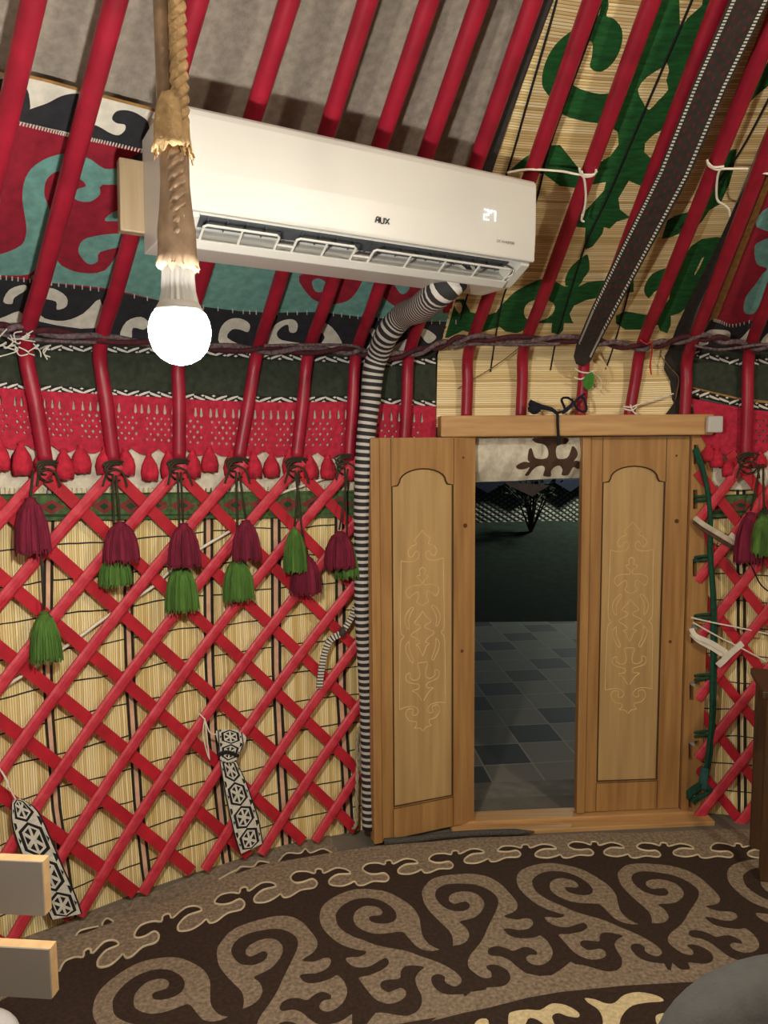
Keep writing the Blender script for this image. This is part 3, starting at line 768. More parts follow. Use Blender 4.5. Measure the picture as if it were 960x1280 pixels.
lay.append((C(C5([(250, 490), (300, 420), (380, 370), (405, 340), (420, 385), (405, 440), (415, 490), (360, 550), (310, 600), (280, 560)]), 2), 0))
lay.append((C5([(475, -60), (478, 60), (480, 160), (520, 100), (600, 30), (610, -60)]), 0))
lay.append((C5([(285, 830), (290, 780), (330, 740), (400, 695), (420, 760), (330, 872)]), 0))
lay.append(([(786, 226), (773, 248), (775, 262), (788, 272), (806, 256), (810, 236)], 0))
lay.append((C([(735, 319), (737, 337), (730, 347), (723, 358), (707, 357), (708, 344), (716, 331), (730, 320)], 2), 1))
base = C6([(70, 970), (130, 760), (175, 760), (210, 830), (290, 850), (350, 830), (380, 790), (450, 720), (520, 680), (590, 650), (670, 660), (720, 690), (800, 690), (850, 665), (960, 655), (1100, 640), (1100, 720), (1000, 735), (900, 752), (840, 765), (775, 795), (750, 840), (765, 880), (775, 890), (720, 890), (715, 930), (690, 955), (650, 940), (655, 890), (590, 890), (560, 900), (500, 930), (460, 945), (400, 935), (370, 910), (300, 930), (270, 940), (200, 940), (170, 930), (90, 970)])
lay.append((base, 1))
lay.append((C(C6([(503, 815), (530, 775), (600, 758), (660, 780), (668, 820), (630, 862), (560, 882), (510, 860)]), 2), 0))
lay.append((C(C6([(120, 790), (150, 772), (165, 800), (150, 840)]), 2), 0))
# right of the tapered strap
lay.append((C7([(380, 430), (410, 330), (450, 305), (530, 282), (585, 255), (600, 310), (480, 400), (430, 422)]), 1))
lay.append((C7([(690, -40), (790, -60), (770, 60), (750, 130), (700, 240), (640, 275), (600, 335), (560, 380), (530, 470), (520, 330), (640, 150)]), 1))
rb = C7([(480, 560), (540, 470), (600, 430), (680, 420), (760, 430), (560, 850), (520, 800), (480, 835), (430, 850), (430, 900), (410, 945), (370, 930), (360, 900), (280, 925), (180, 925), (130, 890), (130, 850), (180, 825), (300, 845), (370, 820), (420, 760), (440, 640)])
lay.append((rb, 1))
lay.append((C(C7([(285, 720), (290, 680), (330, 620), (400, 590), (440, 570), (440, 640), (400, 690), (340, 720), (310, 755)]), 2), 1))
lay.append((C7([(560, 620), (600, 535), (612, 530), (585, 590), (560, 630)]), 0))
lay.append((C5([(990, 290), (900, 430), (850, 570), (900, 520), (960, 470), (1040, 330)]), 1))
rp = patch('reed_mat', po, lay, surfS(.030), [REED_H, GREEN_WOOL], t=.01, step=13)
tag(rp, 'straw reed roof panel with green wool scrolls above the door', 'reed panel')
for i, l in enumerate(([(701, -20), (690, 22), (662, 118), (635, 212), (600, 318), (575, 400)], [(752, 0), (735, 52), (690, 175), (672, 245), (645, 330), (628, 375), (618, 430), (613, 465)],
          [(872, -20), (865, 0), (807, 135), (760, 245), (732, 305), (705, 390), (694, 430), (688, 463)], [(1000, 40), (960, 125), (915, 205), (850, 285)], [(790, 350), (778, 395), (768, 430), (757, 462)])):
    mb = MB(); mb.tube([Vector(p) for p in S(cat(l, 6), .027)], .0028, 5); mb.build('binding_thread', BLACK_YARN, rp)
# black edging straps
def strap_patch(name, poly, layers, off, mats, label, t=.005, step=9, cat_='strap'):
    o = patch(name, poly, layers, surfS(off), mats, t=t, step=step); tag(o, label, cat_); return o
strap_patch('edging_strap', [(664, -40), (697, -40), (691, 0), (652, 105), (616, 213), (603, 262), (590, 262), (606, 206), (640, 105), (676, 0)], [], .022, [mat('charcoal_wool', (54, 50, 48), .95, .15, 60)], 'dark grey wool strap along the left edge of the reed roof mat')
strap_patch('edging_strap', [(985, 120), (914, 268), (890, 320), (866, 365), (846, 408), (836, 436), (831, 445), (830, 462), (838, 477), (845, 500), (832, 518), (828, 532), (853, 532), (853, 445), (858, 428), (872, 385), (896, 335), (930, 262), (1000, 130)], [], .020, [mat('charcoal_brown_wool', (48, 42, 38), .95, .15, 60)], 'dark wool strap along the right edge of the reed roof mat')

# woven bands below the belt: dark field with black-and-white waved edges
def waves(x0, x1, yf, h, n, kk, kw):
    L = [([(x0 + (x1 - x0) * i / 20, yf(x0 + (x1 - x0) * i / 20) - h / 2) for i in range(21)] + [(x1 - (x1 - x0) * i / 20, yf(x1 - (x1 - x0) * i / 20) + h / 2) for i in range(21)], kk)]
    for i in range(n):
        a = x0 + (x1 - x0) * i / n; w = (x1 - x0) / n; y = yf(a + w / 2); s = 1 if (i // 2) % 2 else -1
        L.append(([(a, y - s * h * .36), (a + w * .55, y - s * h * .05), (a + w, y + s * h * .22), (a + w, y + s * h * .42), (a + w * .5, y + s * h * .26), (a, y - s * h * .04)], kw))
        L.append(([(a + w * .62, y - s * h * .3), (a + w * .8, y - s * h * .42), (a + w * .98, y - s * h * .28), (a + w * .8, y - s * h * .1)], kw))
    return L
yb = lambda x: np.interp(x, [-60, 15, 75, 150, 212, 250, 340, 430, 545], [476, 483, 487, 491, 494, 497, 500, 499, 505])
yt = lambda x: np.interp(x, [-60, 100, 250, 340, 430, 480, 545], [430, 436, 440, 446, 450, 454, 451])
xs = np.linspace(-60, 545, 30)
mats_b = [BAND_DARK, BAND_EDGE, STITCH, GOLD]
lay = waves(-60, 545, yt, 9, 44, 1, 2) + waves(-60, 545, yb, 9, 44, 1, 2)
wb = patch('woven_band', [(x, yt(x) - 12) for x in xs] + [(x, yb(x) + 5) for x in xs[::-1]], lay, surfS(.026), mats_b, t=.005, step=12)
tag(wb, 'dark woven band with white waved edges running below the belt left of the door', 'band')
yb2 = lambda x: np.interp(x, [860, 866, 923, 960, 1010], [488, 490, 504, 509, 514]); yt2 = lambda x: np.interp(x, [860, 875, 926, 960, 1010], [440, 444, 454, 451, 448])
xs = np.linspace(862, 1010, 12)
lay = [([(866, 490 - 6), (923, 497), (1010, 507), (1010, 511), (923, 502), (866, 489)], 3)] + waves(862, 1010, yt2, 9, 12, 1, 2) + waves(862, 1010, yb2, 9, 12, 1, 2)
wb = patch('woven_band', [(x, yt2(x) - 12) for x in xs] + [(x, yb2(x) + 5) for x in xs[::-1]], lay, surfS(.026), mats_b, t=.005, step=12)
tag(wb, 'short dark woven band with waved edges under the red felt hanging right of the door', 'band')

# red net fringes with tassels
def net(outline, dots, tas, label, at):
    root = thing('tassel_fringe', label, 'fringe', Vector(S([at], .02)[0]))
    patch('net', outline, [], surfS(.018), [NET_RED], root, t=.004, step=10, holes=dots)
    for x, y, h in tas:
        q = Vector(S([(x, y)], .010)[0]); sc = h
        rr = random.Random(int(x * 10)); jr = [rr.uniform(.88, 1.12) for _ in range(20)]
        MB().lathe(q - Vector((0, 0, sc)), [(.002, -.001), (.023, 0), (.0265, sc * .3), (.022, sc * .62), (.012, sc * .9), (.007, sc), (.010, sc * 1.06), (.003, sc * 1.13)], 20,
                   jit=lambda r, z, k, j: (r * (jr[k] if 0 < j < 4 else 1), z - (abs(jr[k] - 1) * .05 if j == 1 else 0))).build('tassel', TASSEL_RED, root, smooth=True)
    return root
rnd = random.Random(11)
ybn = lambda x: yb(x) + 3
def bottom(x): return np.interp(x, [-60, 60, 200, 330, 430, 545], [548, 556, 560, 562, 565, 568]) + 9 * abs(math.sin(x * math.pi / 33)) ** .7
xs = np.linspace(-60, 545, 160)
out = [(x, ybn(x)) for x in xs[::6]] + [(545, 508)] + [(x, bottom(x)) for x in xs[::-1]]
dots = []
for r in range(5):
    for i in range(64):
        x = -50 + i * 9.0 + (4.5 if r % 2 else 0)
        if x > 536 or (i % 9 in (7,)): continue
        y = ybn(x) + 27 + r * 6.6; d = rnd.uniform(1.5, 2.1)
        dots.append([(x - d, y), (x, y - d * 1.2), (x + d, y), (x, y + d * 1.2)])
for i in range(62):
    x = -48 + i * 9.4 + rnd.uniform(-1.5, 1.5)
    if x > 530 or i % 8 == 6: continue
    y = ybn(x) + 10; dots.append([(x - .7, y), (x + .7, y), (x + 2.0, y + 10), (x, y + 12), (x - 1.6, y + 10)])
tas = []
x = -24.0
while x < 530:
    if not (455 < x < 470): tas.append((x, bottom(x) - 2 + rnd.uniform(-2, 4), rnd.uniform(.066, .080)))
    x += rnd.uniform(21, 31)
net(out, dots, tas, 'red knotted net fringe with a row of red tassels left of the door', (250, 500))
out = [(864, 498), (900, 505), (940, 512), (1010, 520), (1010, 548), (985, 556), (965, 560), (950, 570), (935, 576), (920, 578), (905, 568), (892, 566), (884, 558), (872, 540)]
dots = []
for r in range(5):
    for i in range(7):
        x = 946 + i * 9 + (4.5 if r % 2 else 0); y = 526 + r * 6.4; dots.append([(x - 1.7, y), (x, y - 2.1), (x + 1.7, y), (x, y + 2.1)])
net(out, dots, [(886, 558, .05), (896, 562, .06), (912, 574, .06), (950, 566, .05), (985, 556, .06)], 'bunched red knotted net fringe right of the door header', (905, 520))

# ------------------------------------------------------------------ roof poles
POLES = [([(42, 0), (10, 125), (-32, 300)], (-52, 425), (-40, 560)),
 ([(145, 0), (82, 215), (35, 395)], (32, 430), (57, 578)), ([(247, 0), (185, 200), (135, 385)], (125, 435), (142, 578)), ([(362, 0), (327, 135), (238, 400)], (224, 440), (224, 575)),
 ([(460, 0), (412, 160), (333, 400)], (322, 440), (298, 575)), ([(537, 0), (485, 165), (407, 385)], (386, 440), (370, 575)), ([(600, 0), (540, 185), (465, 385)], (446, 440), (436, 575)),
 ([(667, 0), (605, 195), (522, 410)], (512, 440), (505, 560)), ([(740, 0), (665, 210), (600, 390)], (586, 440), (583, 522)), ([(815, 0), (740, 205), (670, 380)], (655, 435), (651, 522)),
 ([(900, 0), (835, 175), (775, 300)], (733, 435), (725, 522)), ([(978, 0), (900, 200), (825, 380)], (802, 432), (786, 522)), ([(1032, 0), (960, 185), (880, 380)], (860, 445), (856, 522)), ([(1095, 0), (1010, 240), (952, 390)], (937, 440), (932, 578))]
PLAB = ['red roof pole cut off by the left edge of the photo, leftmost of all', 'red roof pole crossing the red and teal felt hanging, first full pole from the left', 'red roof pole passing just left of the hanging bulb',
 'red roof pole that runs behind the hanging rope and bulb', 'red roof pole over the air conditioner, next to the hanging rope on its right', 'red roof pole over the middle of the air conditioner',
 'red roof pole over the air conditioner whose foot stands beside the striped hose', 'red roof pole along the dark strap at the left edge of the reed roof panel', 'red roof pole first from the left on the reed panel, touching the air conditioner end',
 'red roof pole on the reed panel tied with a white string near the air conditioner', 'red roof pole partly covered by the long tapered woven strap', 'red roof pole just right of the tapered woven strap, tied with white string',
 'red roof pole along the dark strap at the right edge of the reed panel', 'red roof pole crossing the red felt hanging at the right edge']
def pole_axis(i):
    st, belt, bot = POLES[i]
    b = Vector(S([bot], -.004)[0]); e = Vector(S([belt], -.010)[0]); t = Vector(S([st[0]], .0)[0])
    return b, e, t
for i in range(len(POLES)):
    b, e, t = pole_axis(i)
    d = (t - e); L = d.length; d.normalize()
    # run on to the crown
    k = L
    while math.hypot(*( (e + d * k).xy - Vector((CX, CY)) )) > .5 and k < L + 2.2: k += .05
    path = []; prof_s = []
    mid = Vector(S([((POLES[i][1][0] * .5 + POLES[i][2][0] * .5), (POLES[i][1][1] + POLES[i][2][1]) / 2)], -.006)[0])
    low = [b, mid, e]
    c = cat([tuple(b), tuple(mid), tuple(e), tuple(e + d * .25), tuple(e + d * .5)], 5)
    path = [Vector(q) for q in c[:21]] if len(c) > 21 else [Vector(q) for q in c]
    path += [e + d * (.5 + (k - .5) * j / 12) for j in range(1, 13)]
    N = [SN(p) for p in path]
    pr = [(.0205 * math.cos(a * math.pi / 6), .0195 * math.sin(a * math.pi / 6)) for a in range(12)]
    if i not in (8, 9, 10, 11):
        foot = b + (b - mid).normalized() * .0
    o = MB().sweep(path, N, pr).build('roof_pole', RED_POLE, smooth=True)
    tag(o, PLAB[i], 'roof pole', 'roof poles')

# ------------------------------------------------------------------ long tapered strap hung over the reed panel
L_ = [(912, 0), (866, 105), (822, 215), (780, 300), (740, 384), (720, 432)]; R_ = [(963, 0), (910, 108), (862, 220), (808, 320), (756, 416), (738, 452)]
L_ = [(930, -40)] + L_; R_ = [(982, -40)] + R_
def lerpl(P, t):
    P = np.array(P, float); j = t * (len(P) - 1); k = int(min(j, len(P) - 2)); return P[k] + (P[k + 1] - P[k]) * (j - k)
poly = [tuple(p) for p in cat(L_, 4)] + [(717, 446), (720, 455), (728, 458)] + [tuple(p) for p in cat(R_, 4)[::-1]]
lay = []
for i in range(150):
    for s in (.11, .89):
        t0 = i / 150; t1 = t0 + .0036
        if t1 > .985: continue
        q = []
        for t, e in ((t0, -.045), (t0, .045), (t1, .045), (t1, -.045)):
            a, b = lerpl(L_, t), lerpl(R_, t); q.append(tuple(a + (b - a) * (s + e)))
        lay.append((q, 1))
for i in range(46):
    for s, w in ((.3, .1), (.5, .08), (.7, .1)):
        t0 = i / 46 + (.01 if s == .5 else 0); q = []
        for t, e in ((t0, 0), (t0 + .006, w / 2), (t0 + .012, 0), (t0 + .006, -w / 2)):
            a, b = lerpl(L_, min(1, t)), lerpl(R_, min(1, t)); q.append(tuple(a + (b - a) * (s + e)))
        if t0 < .9: lay.append((q, 2))
ts = strap_patch('tapered_strap', poly, lay, -.050, [mat('dark_brown_weave', (48, 42, 36), .95, .12, 50), STITCH, mat('dark_red_weave', (88, 28, 34), .95, .1)], 'long tapered dark woven strap with white stitched edges hanging over the reed roof panel', t=.008, step=8)

# ------------------------------------------------------------------ braided belt round the poles
root = thing('belt', 'maroon and grey braided belt rope running round the poles above the door', 'rope', Vector(S([(480, 446)], -.04)[0]))
bp_ = [(-50, 404), (0, 409), (30, 412), (100, 420), (200, 430), (300, 436), (360, 438), (430, 438), (455, 441), (480, 446), (520, 440), (555, 430), (585, 423), (640, 424), (720, 424), (760, 429), (800, 434), (830, 429), (870, 422), (900, 424), (930, 432), (960, 434), (1010, 436)]
cc = cat(bp_, 10)
for ph, m_, nm in ((0, BELT, 'strand'), (math.pi, BELT2, 'strand')):
    P = []
    for i, (x, y) in enumerate(cc):
        a = i * .42 + ph; P.append(Vector(S([(x, y + 3.4 * math.sin(a))], -.036 + .006 * math.cos(a))[0]))
    MB().tube(P, .0085, 7).build(nm, m_, root, smooth=True)
for l, o_, r in (([(330, 432), (380, 431), (440, 432), (452, 438)], -.047, .005), ([(0, 418), (60, 426), (120, 428)], -.047, .005), ([(560, 436), (590, 430), (640, 431), (700, 430)], -.045, .006), ([(868, 432), (900, 437), (940, 432), (960, 430)], -.047, .005)):
    MB().tube([Vector(p) for p in S(cat(l, 6), o_)], r, 6).build('loose_strand', BELT2, root, smooth=True)
mb = MB(); rnd = random.Random(5)
for i in range(16):
    x = rnd.uniform(8, 62); y = rnd.uniform(410, 436)
    mb.tube([Vector(p) for p in S(cat([(x, y), (x + rnd.uniform(-14, 14), y + rnd.uniform(2, 10)), (x + rnd.uniform(-20, 20), y + rnd.uniform(4, 18))], 4), -.05)], .0018, 5)
mb.build('frayed_yarn', STITCH, root)

# ------------------------------------------------------------------ air conditioner
AX, AY, PSI, AZ, AH, AW, TI = .3783, 1.9312, .50004, EYE + .6275, .1953, .90, -.01664
ex_ = Vector((math.cos(PSI), math.sin(PSI), TI)).normalized(); nb = Vector((-math.sin(PSI), math.cos(PSI), 0)); up_ = ex_.cross(nb)
if up_.z < 0: up_ = -up_
TLc = Vector((AX, AY, AZ)) - ex_ * AW
MA = Matrix.Translation(TLc) @ Matrix((ex_, nb, up_)).transposed().to_4x4()     # local: x along the unit, y back, z up from the front top edge
ac = thing('air_conditioner', 'white wall air conditioner showing 27 in lit digits, hung from the roof poles', 'air conditioner', MA @ Vector((AW / 2, .1, -.24)))
def extr(mb, pr, x0, x1, m=0):
    n = len(pr); vs = [MA @ Vector((x, y, z)) for x in (x0, x1) for y, z in pr]
    mb.add(vs, [(i, (i + 1) % n, n + (i + 1) % n, n + i) for i in range(n)] + [tuple(range(n))[::-1], tuple(range(n, 2 * n))], m)
mb = MB()
back = [(.012, -.006), (.21, -.006), (.21, -.243), (.085, -.243)]
solid = back + [(.074, -.238), (.012, -.204)]
open_ = back + [(.076, -.240), (.072, -.232), (.10, -.205), (.105, -.185), (.05, -.178), (.022, -.196), (.012, -.200)]
extr(mb, solid, .004, .072); extr(mb, open_, .072, AW - .03); extr(mb, solid, AW - .03, AW - .004)
mb.build('body', WHITE_PL, ac, bevel=.002)
mb = MB()
fp = [(0.0, -.014), (-.002, -.012), (.006, -.002), (.016, .0), (.05, .001), (.05, -.006), (.013, -.008), (.010, -.190), (.012, -.1965), (.0, -.1965), (-.002, -.19), (-.004, -.1)]
n = 1; extr(mb, [(-.004, -.02), (-.0015, -.009), (.004, -.003), (.012, 0), (.09, .0015), (.09, -.006), (.012, -.008), (.012, -.196), (0, -.1965), (-.003, -.192), (-.0055, -.12)], 0, AW)
mb.build('front_panel', WHITE_PL, ac, bevel=.0025)
mb = MB(); extr(mb, [(.10, -.2), (.101, -.184), (.056, -.176), (.058, -.19)], .075, AW - .033); mb.build('air_outlet', DARK_PL, ac)
mb = MB()
for i in range(19):
    x = .10 + i * (AW - .15) / 18; extr(mb, [(.052, -.180), (.098, -.186), (.096, -.204), (.060, -.196)], x, x + .0025)
g = mb.build('outlet_fins', DARK_PL, ac); g['kind'] = 'stuff'
# louvre frames along the opening (three wide frames, the right one with four windows)
def fr_pt(x, t, h): return MA @ Vector((x, .018 + t * .052 - h * .006, -.198 - t * .036 - h * .010))
for x0, x1, dv in ((.085, .245, 1), (.285, .425, 1), (.47, .855, 3)):
    mb = MB()
    mb.tube([fr_pt(x0, .95, .2), fr_pt(x0, .35, .5), fr_pt(x0 + .006, .28, .5), fr_pt(x1 - .006, .28, .5), fr_pt(x1, .35, .5), fr_pt(x1, .95, .2)], .0028, 6)
    for k in range(dv):
        x = x0 + (x1 - x0) * (k + 1) / (dv + 1); mb.tube([fr_pt(x, .28, .5), fr_pt(x, .95, .2)], .0026, 6)
    mb.build('louvre_frame', WHITE_PL, ac)
for x0, x1 in ((.245, .285), (.425, .47)): MB().tube([fr_pt(x0, .7, .3), fr_pt(x1, .7, .3)], .0026, 6).build('louvre_link', WHITE_PL, ac)
MB().tube([fr_pt(.855, .8, .3), fr_pt(.868, .5, .5), fr_pt(.862, .3, .5)], .002, 6).build('louvre_hook', WHITE_PL, ac)
mb = MB(); extr(mb, [(.060, -.2365), (.064, -.2325), (.084, -.2475), (.083, -.2495), (.078, -.2485)], .07, AW - .035); mb.build('louvre_blade', WHITE_PL, ac, bevel=.001)
# writing on the front
def fpt(x, z): return MA @ Vector((x, -.0068, z))
def strokes(mb, lines, x0, z0, sx, sz, r, skew=0.0):
    for l in lines:
        mb.tube([fpt(x0 + (a + skew * b) * sx, z0 + b * sz) for a, b in l], r, 5, uvs=False)
def front_uv(px, py):
    d = Vector(rays([(px, py)])[0]); c = MA @ Vector((0, -.006, 0)); t = (c - Vector((0, 0, EYE))).dot(nb) / d.dot(nb); q = MA.inverted() @ (Vector((0, 0, EYE)) + d * t); return q.x, q.z
lx, lz = front_uv(469, 278); rx, rz = front_uv(487, 279.5)
mb = MB(); w = (rx - lx) / 3.1; h = .0125
strokes(mb, [[(0, 0), (.25, .85), (.42, 1), (.75, 1), (.75, 0)], [(.2, .42), (.75, .42)]], lx, lz, w, h, .0013)
strokes(mb, [[(0, 1), (0, .25), (.15, 0), (.6, 0), (.75, .25), (.75, 1)]], lx + w * 1.08, lz, w, h, .0013)
strokes(mb, [[(0, 0), (.85, 1)], [(0, 1), (.85, 0)]], lx + w * 2.12, lz, w, h, .0013)
mb.build('logo', LOGO, ac)
cx0, cz0 = front_uv(605, 274); cx1, cz1 = front_uv(619, 275.5); cz2 = front_uv(612, 263)[1]
mb = MB(); W_ = (cx1 - cx0); dw = W_ * .42; dh = (cz2 - cz0)
strokes(mb, [[(0, 1), (1, 1), (1, .5), (0, .5), (0, 0), (1, 0)]], cx0, cz0, dw, dh, .0013)
strokes(mb, [[(0, .72), (0, 1), (1, 1), (1, 0)]], cx0 + W_ * .58, cz0, dw, dh, .0013)
mb.build('digits', emit('lit_digits', (.80, .88, 1.0), 1.6), ac)
tx, tz = front_uv(621, 302.5); tx1, _ = front_uv(643, 304)
cu = bpy.data.curves.new('small_print', 'FONT'); cu.body = 'DC INVERTER'; cu.size = .0085; tmp = bpy.data.objects.new('small_print_tmp', cu); COL.objects.link(tmp)
bpy.context.view_layer.update(); me = bpy.data.meshes.new_from_object(tmp.evaluated_get(bpy.context.evaluated_depsgraph_get())); bpy.data.objects.remove(tmp)
vs = np.array([v.co for v in me.vertices]); k = (tx1 - tx) / (vs[:, 0].max() - vs[:, 0].min())
mb = MB(); mb.add([fpt(tx + v[0] * k, tz + v[1] * k) + nb * .0005 for v in vs], [tuple(p.vertices) for p in me.polygons]); mb.build('small_print', DARK_PL, ac, fix=False)
# plank the unit is fixed to, tied to the poles
mb = MB(); mb.box(-.045, .12, .205, .235, -.20, -.05, MA); 
tag(mb.build('mounting_plank', wood('grey_plank', (138, 120, 92), (170, 150, 118), 2), bevel=.003), 'short grey wooden plank behind the left end of the air conditioner', 'plank')
mb = MB(); mb.box(.62, .80, .205, .228, -.12, -.04, MA)
tag(mb.build('mounting_plank', MATS['grey_plank'], bevel=.003), 'wooden plank hidden behind the right half of the air conditioner', 'plank')

# striped sleeve with the unit's pipes
hs = thing('pipe_sleeve', 'black and white striped knitted sleeve running from the air conditioner down beside the door', 'pipe', Vector(S([(456, 1035)], -.06)[0]))
p0 = MA @ Vector((.83, .150, -.165)); p1 = MA @ Vector((.735, .150, -.248))
wall_p = S([(505, 394), (485, 416), (474, 440), (467, 462), (463, 500), (458, 540), (455, 580), (453, 640), (453, 700), (453, 760), (456, 820), (459, 880), (461, 960), (462, 1035)], -.050)
pts = [p0, p1]; q = wall_p[0]; pts.append(Vector(q).lerp(p1, .45) + Vector((0, 0, -.012)))
pts += [Vector(v) for v in wall_p]
pts[-1].z = max(pts[-1].z, .02)
pc = cat([tuple(v) for v in pts], 8)
rad = np.interp(np.arange(len(pc)), [0, 24, 40, 60, 90, len(pc)], [.040, .040, .038, .033, .029, .027])
MB().tube(pc, rad, 16).build('sleeve', HOSE, hs, smooth=True)

# ------------------------------------------------------------------ hanging bulb on its rope
BD = .88
bc = DEP(225, 417, BD)
lb = thing('light_bulb', 'lit white light bulb hanging on a rope in front of the air conditioner', 'light bulb', bc - Vector((0, 0, .036)))
gl = [(.002, -.0362), (.012, -.034), (.022, -.0285), (.030, -.019), (.0345, -.006), (.0352, .004), (.0338, .013), (.0300, .022)]
MB().lathe(bc, gl, 28).build('globe', emit('bulb_glow', (1.0, .955, .89), BULB_POWER), lb, smooth=True)
MB().lathe(bc, [(.0300, .022), (.0265, .028), (.0225, .035)], 28).build('collar', GREY_PL, lb, smooth=True)
MB().lathe(bc, [(.0215, .034), (.0185, .048), (.0175, .066), (.0165, .074), (.013, .078)], 40, jit=lambda r, z, k, j: (r * (1.06 if k % 2 else .95), z)).build('ribbed_base', GREY_PL, lb)
top = bc + Vector((0, 0, .076))
rope = thing('hanging_rope', 'jute rope and cloth sleeve hanging from the roof and holding the light bulb', 'rope', top)
def rj(base, pr, n, seed):
    rr = random.Random(seed); jr = [rr.uniform(.86, 1.14) for _ in range(n)]; je = [rr.uniform(-.006, .006) for _ in range(n)]
    return MB().lathe(base, pr, n, jit=lambda r, z, k, j: (r * jr[k], z + (je[k] if j <= 1 else 0)))
zt_ = lambda py: DEP(222, py, BD).z
z_f = zt_(196); z_k = zt_(170); z_t = 3.05
rj(top, [(.017, -.006), (.022, -.004), (.0195, .012), (.019, .04), (.0165, .062), (.0145, .09), (.0145, z_f - top.z + .01), (.010, z_f - top.z + .02)], 26, 2).build('lower_sleeve', ROPE_DK, rope, smooth=True)
rj(Vector((top.x, top.y, z_f)), [(.016, .006), (.0225, -.002), (.0195, .012), (.019, .03), (.0165, .045), (.012, .06)], 28, 4).build('frayed_sleeve', ROPE, rope, smooth=True)
mb = MB(); rr = random.Random(8)
for i in range(26):
    a = rr.uniform(0, 6.28); b = Vector((top.x + .019 * math.cos(a), top.y + .019 * math.sin(a), z_f + rr.uniform(.0, .006))); mb.tube([b, b + Vector((.004 * math.cos(a), .004 * math.sin(a), -rr.uniform(.006, .013)))], .0008, 4)
for i in range(16):
    a = rr.uniform(0, 6.28); b = Vector((top.x + .019 * math.cos(a), top.y + .019 * math.sin(a), top.z + .002)); mb.tube([b, b + Vector((.006 * math.cos(a), .006 * math.sin(a), rr.uniform(-.007, .003)))], .0008, 4)
mb.build('frayed_ends', ROPE, rope)['kind'] = 'stuff'
for ph in (0, 2.094, 4.189):
    P = [Vector((top.x + .0095 + .006 * math.cos(ph + z * 170), top.y - .004 + .006 * math.sin(ph + z * 170), z)) for z in np.arange(z_f + .03, z_t, .006)]
    MB().tube(P, .0052, 6).build('strand', ROPE, rope, smooth=True)
mb = MB(); mb.tube([Vector((top.x - .0085, top.y, z)) for z in np.linspace(z_f + .02, z_t, 12)], .0095, 8); mb.build('cable', ROPE_DK, rope, smooth=True)
for ph in (0, 2.094, 4.189):
    P = [Vector((top.x + .003 + .0062 * math.cos(ph + z * 170), top.y - .0062 + .0062 * math.sin(ph + z * 170), z)) for z in np.arange(top.z + .03, z_f, .006)]
    MB().tube(P, .0056, 6).build('strand', ROPE_DK, rope, smooth=True)

# ------------------------------------------------------------------ yarn tassels on the lattice
def tassel(parent, name, px, ptop, pbot, wpx, m, off, seed, lean=0.0):
    q = Vector(S([(px, (ptop + pbot) / 2)], off)[0]); sc = (q - Vector((0, 0, EYE))).dot(FWD) / F
    h = (pbot - ptop) * sc; w = wpx * sc / 2; rr = random.Random(seed); n = 40; jr = [rr.uniform(.86, 1.12) for _ in range(n)]; jb = [rr.uniform(-.008, .010) for _ in range(n)]
    base = Vector(S([(px, pbot)], off)[0]); q2 = Vector(S([(px, ptop)], off)[0]); base.x, base.y = q2.x, q2.y
    pr = [(w * .05, .004), (w * .9, 0), (w, h * .07), (w * .96, h * .3), (w * .86, h * .55), (w * .66, h * .78), (w * .45, h * .9), (w * .30, h * .96), (w * .34, h), (w * .1, h * 1.02)]
    o = MB().lathe(base, pr, n, jit=lambda r, z, k, j: (r * (jr[k] if 0 < j < 6 else 1), z + (jb[k] if j == 1 else 0) - lean * 0)).build(name, m, parent)
    st = MB()
    for i in range(34):
        a = 2 * math.pi * i / 34 + rr.uniform(-.05, .05)
        P = [base + Vector((math.cos(a) * w * f, math.sin(a) * w * f, h * z)) for f, z in ((.50, .88), (.90, .52), (1.0, .25), (1.03 + rr.uniform(-.05, .05), rr.uniform(-.07, .03)))]
        st.tube(P, .0017, 4)
    st.build('yarn', m, o)['kind'] = 'stuff'
    return q2
TAS = [((43, 588), [('tassel_maroon', 38, 622, 690, 40)], [], 'maroon tassel hanging alone from the lattice top, leftmost of the row'),
       ((53, 690), [('tassel_green', 55, 764, 824, 36)], [], 'green tassel on a long cord, hanging lowest of all at the left'),
       ((143, 594), [('tassel_green', 143, 690, 730, 38), ('tassel_maroon', 150, 652, 700, 42)], [], 'maroon tassel over a wide green one, second pair from the left'),
       ((224, 590), [('tassel_green', 226, 704, 761, 40), ('tassel_maroon', 229, 654, 706, 38)], [], 'maroon tassel over a long green one, below and right of the bulb'),
       ((297, 590), [('tassel_green', 297, 696, 748, 38), ('tassel_maroon', 307, 650, 698, 34)], [], 'maroon tassel above a flared green one, third pair from the door'),
       ((371, 588), [('tassel_maroon', 381, 692, 740, 38), ('tassel_green', 368, 660, 712, 28)], [], 'green tassel above and left of a maroon one, second pair from the door'),
       ((433, 586), [('tassel_green', 434, 676, 720, 32), ('tassel_maroon', 424, 664, 708, 38)], [], 'maroon tassel in front of a green one beside the striped sleeve'),
       ((952, 580), [('tassel_maroon', 938, 640, 702, 34), ('tassel_green', 955, 644, 692, 34)], [], 'green and maroon tassel pair on the lattice right of the door')]
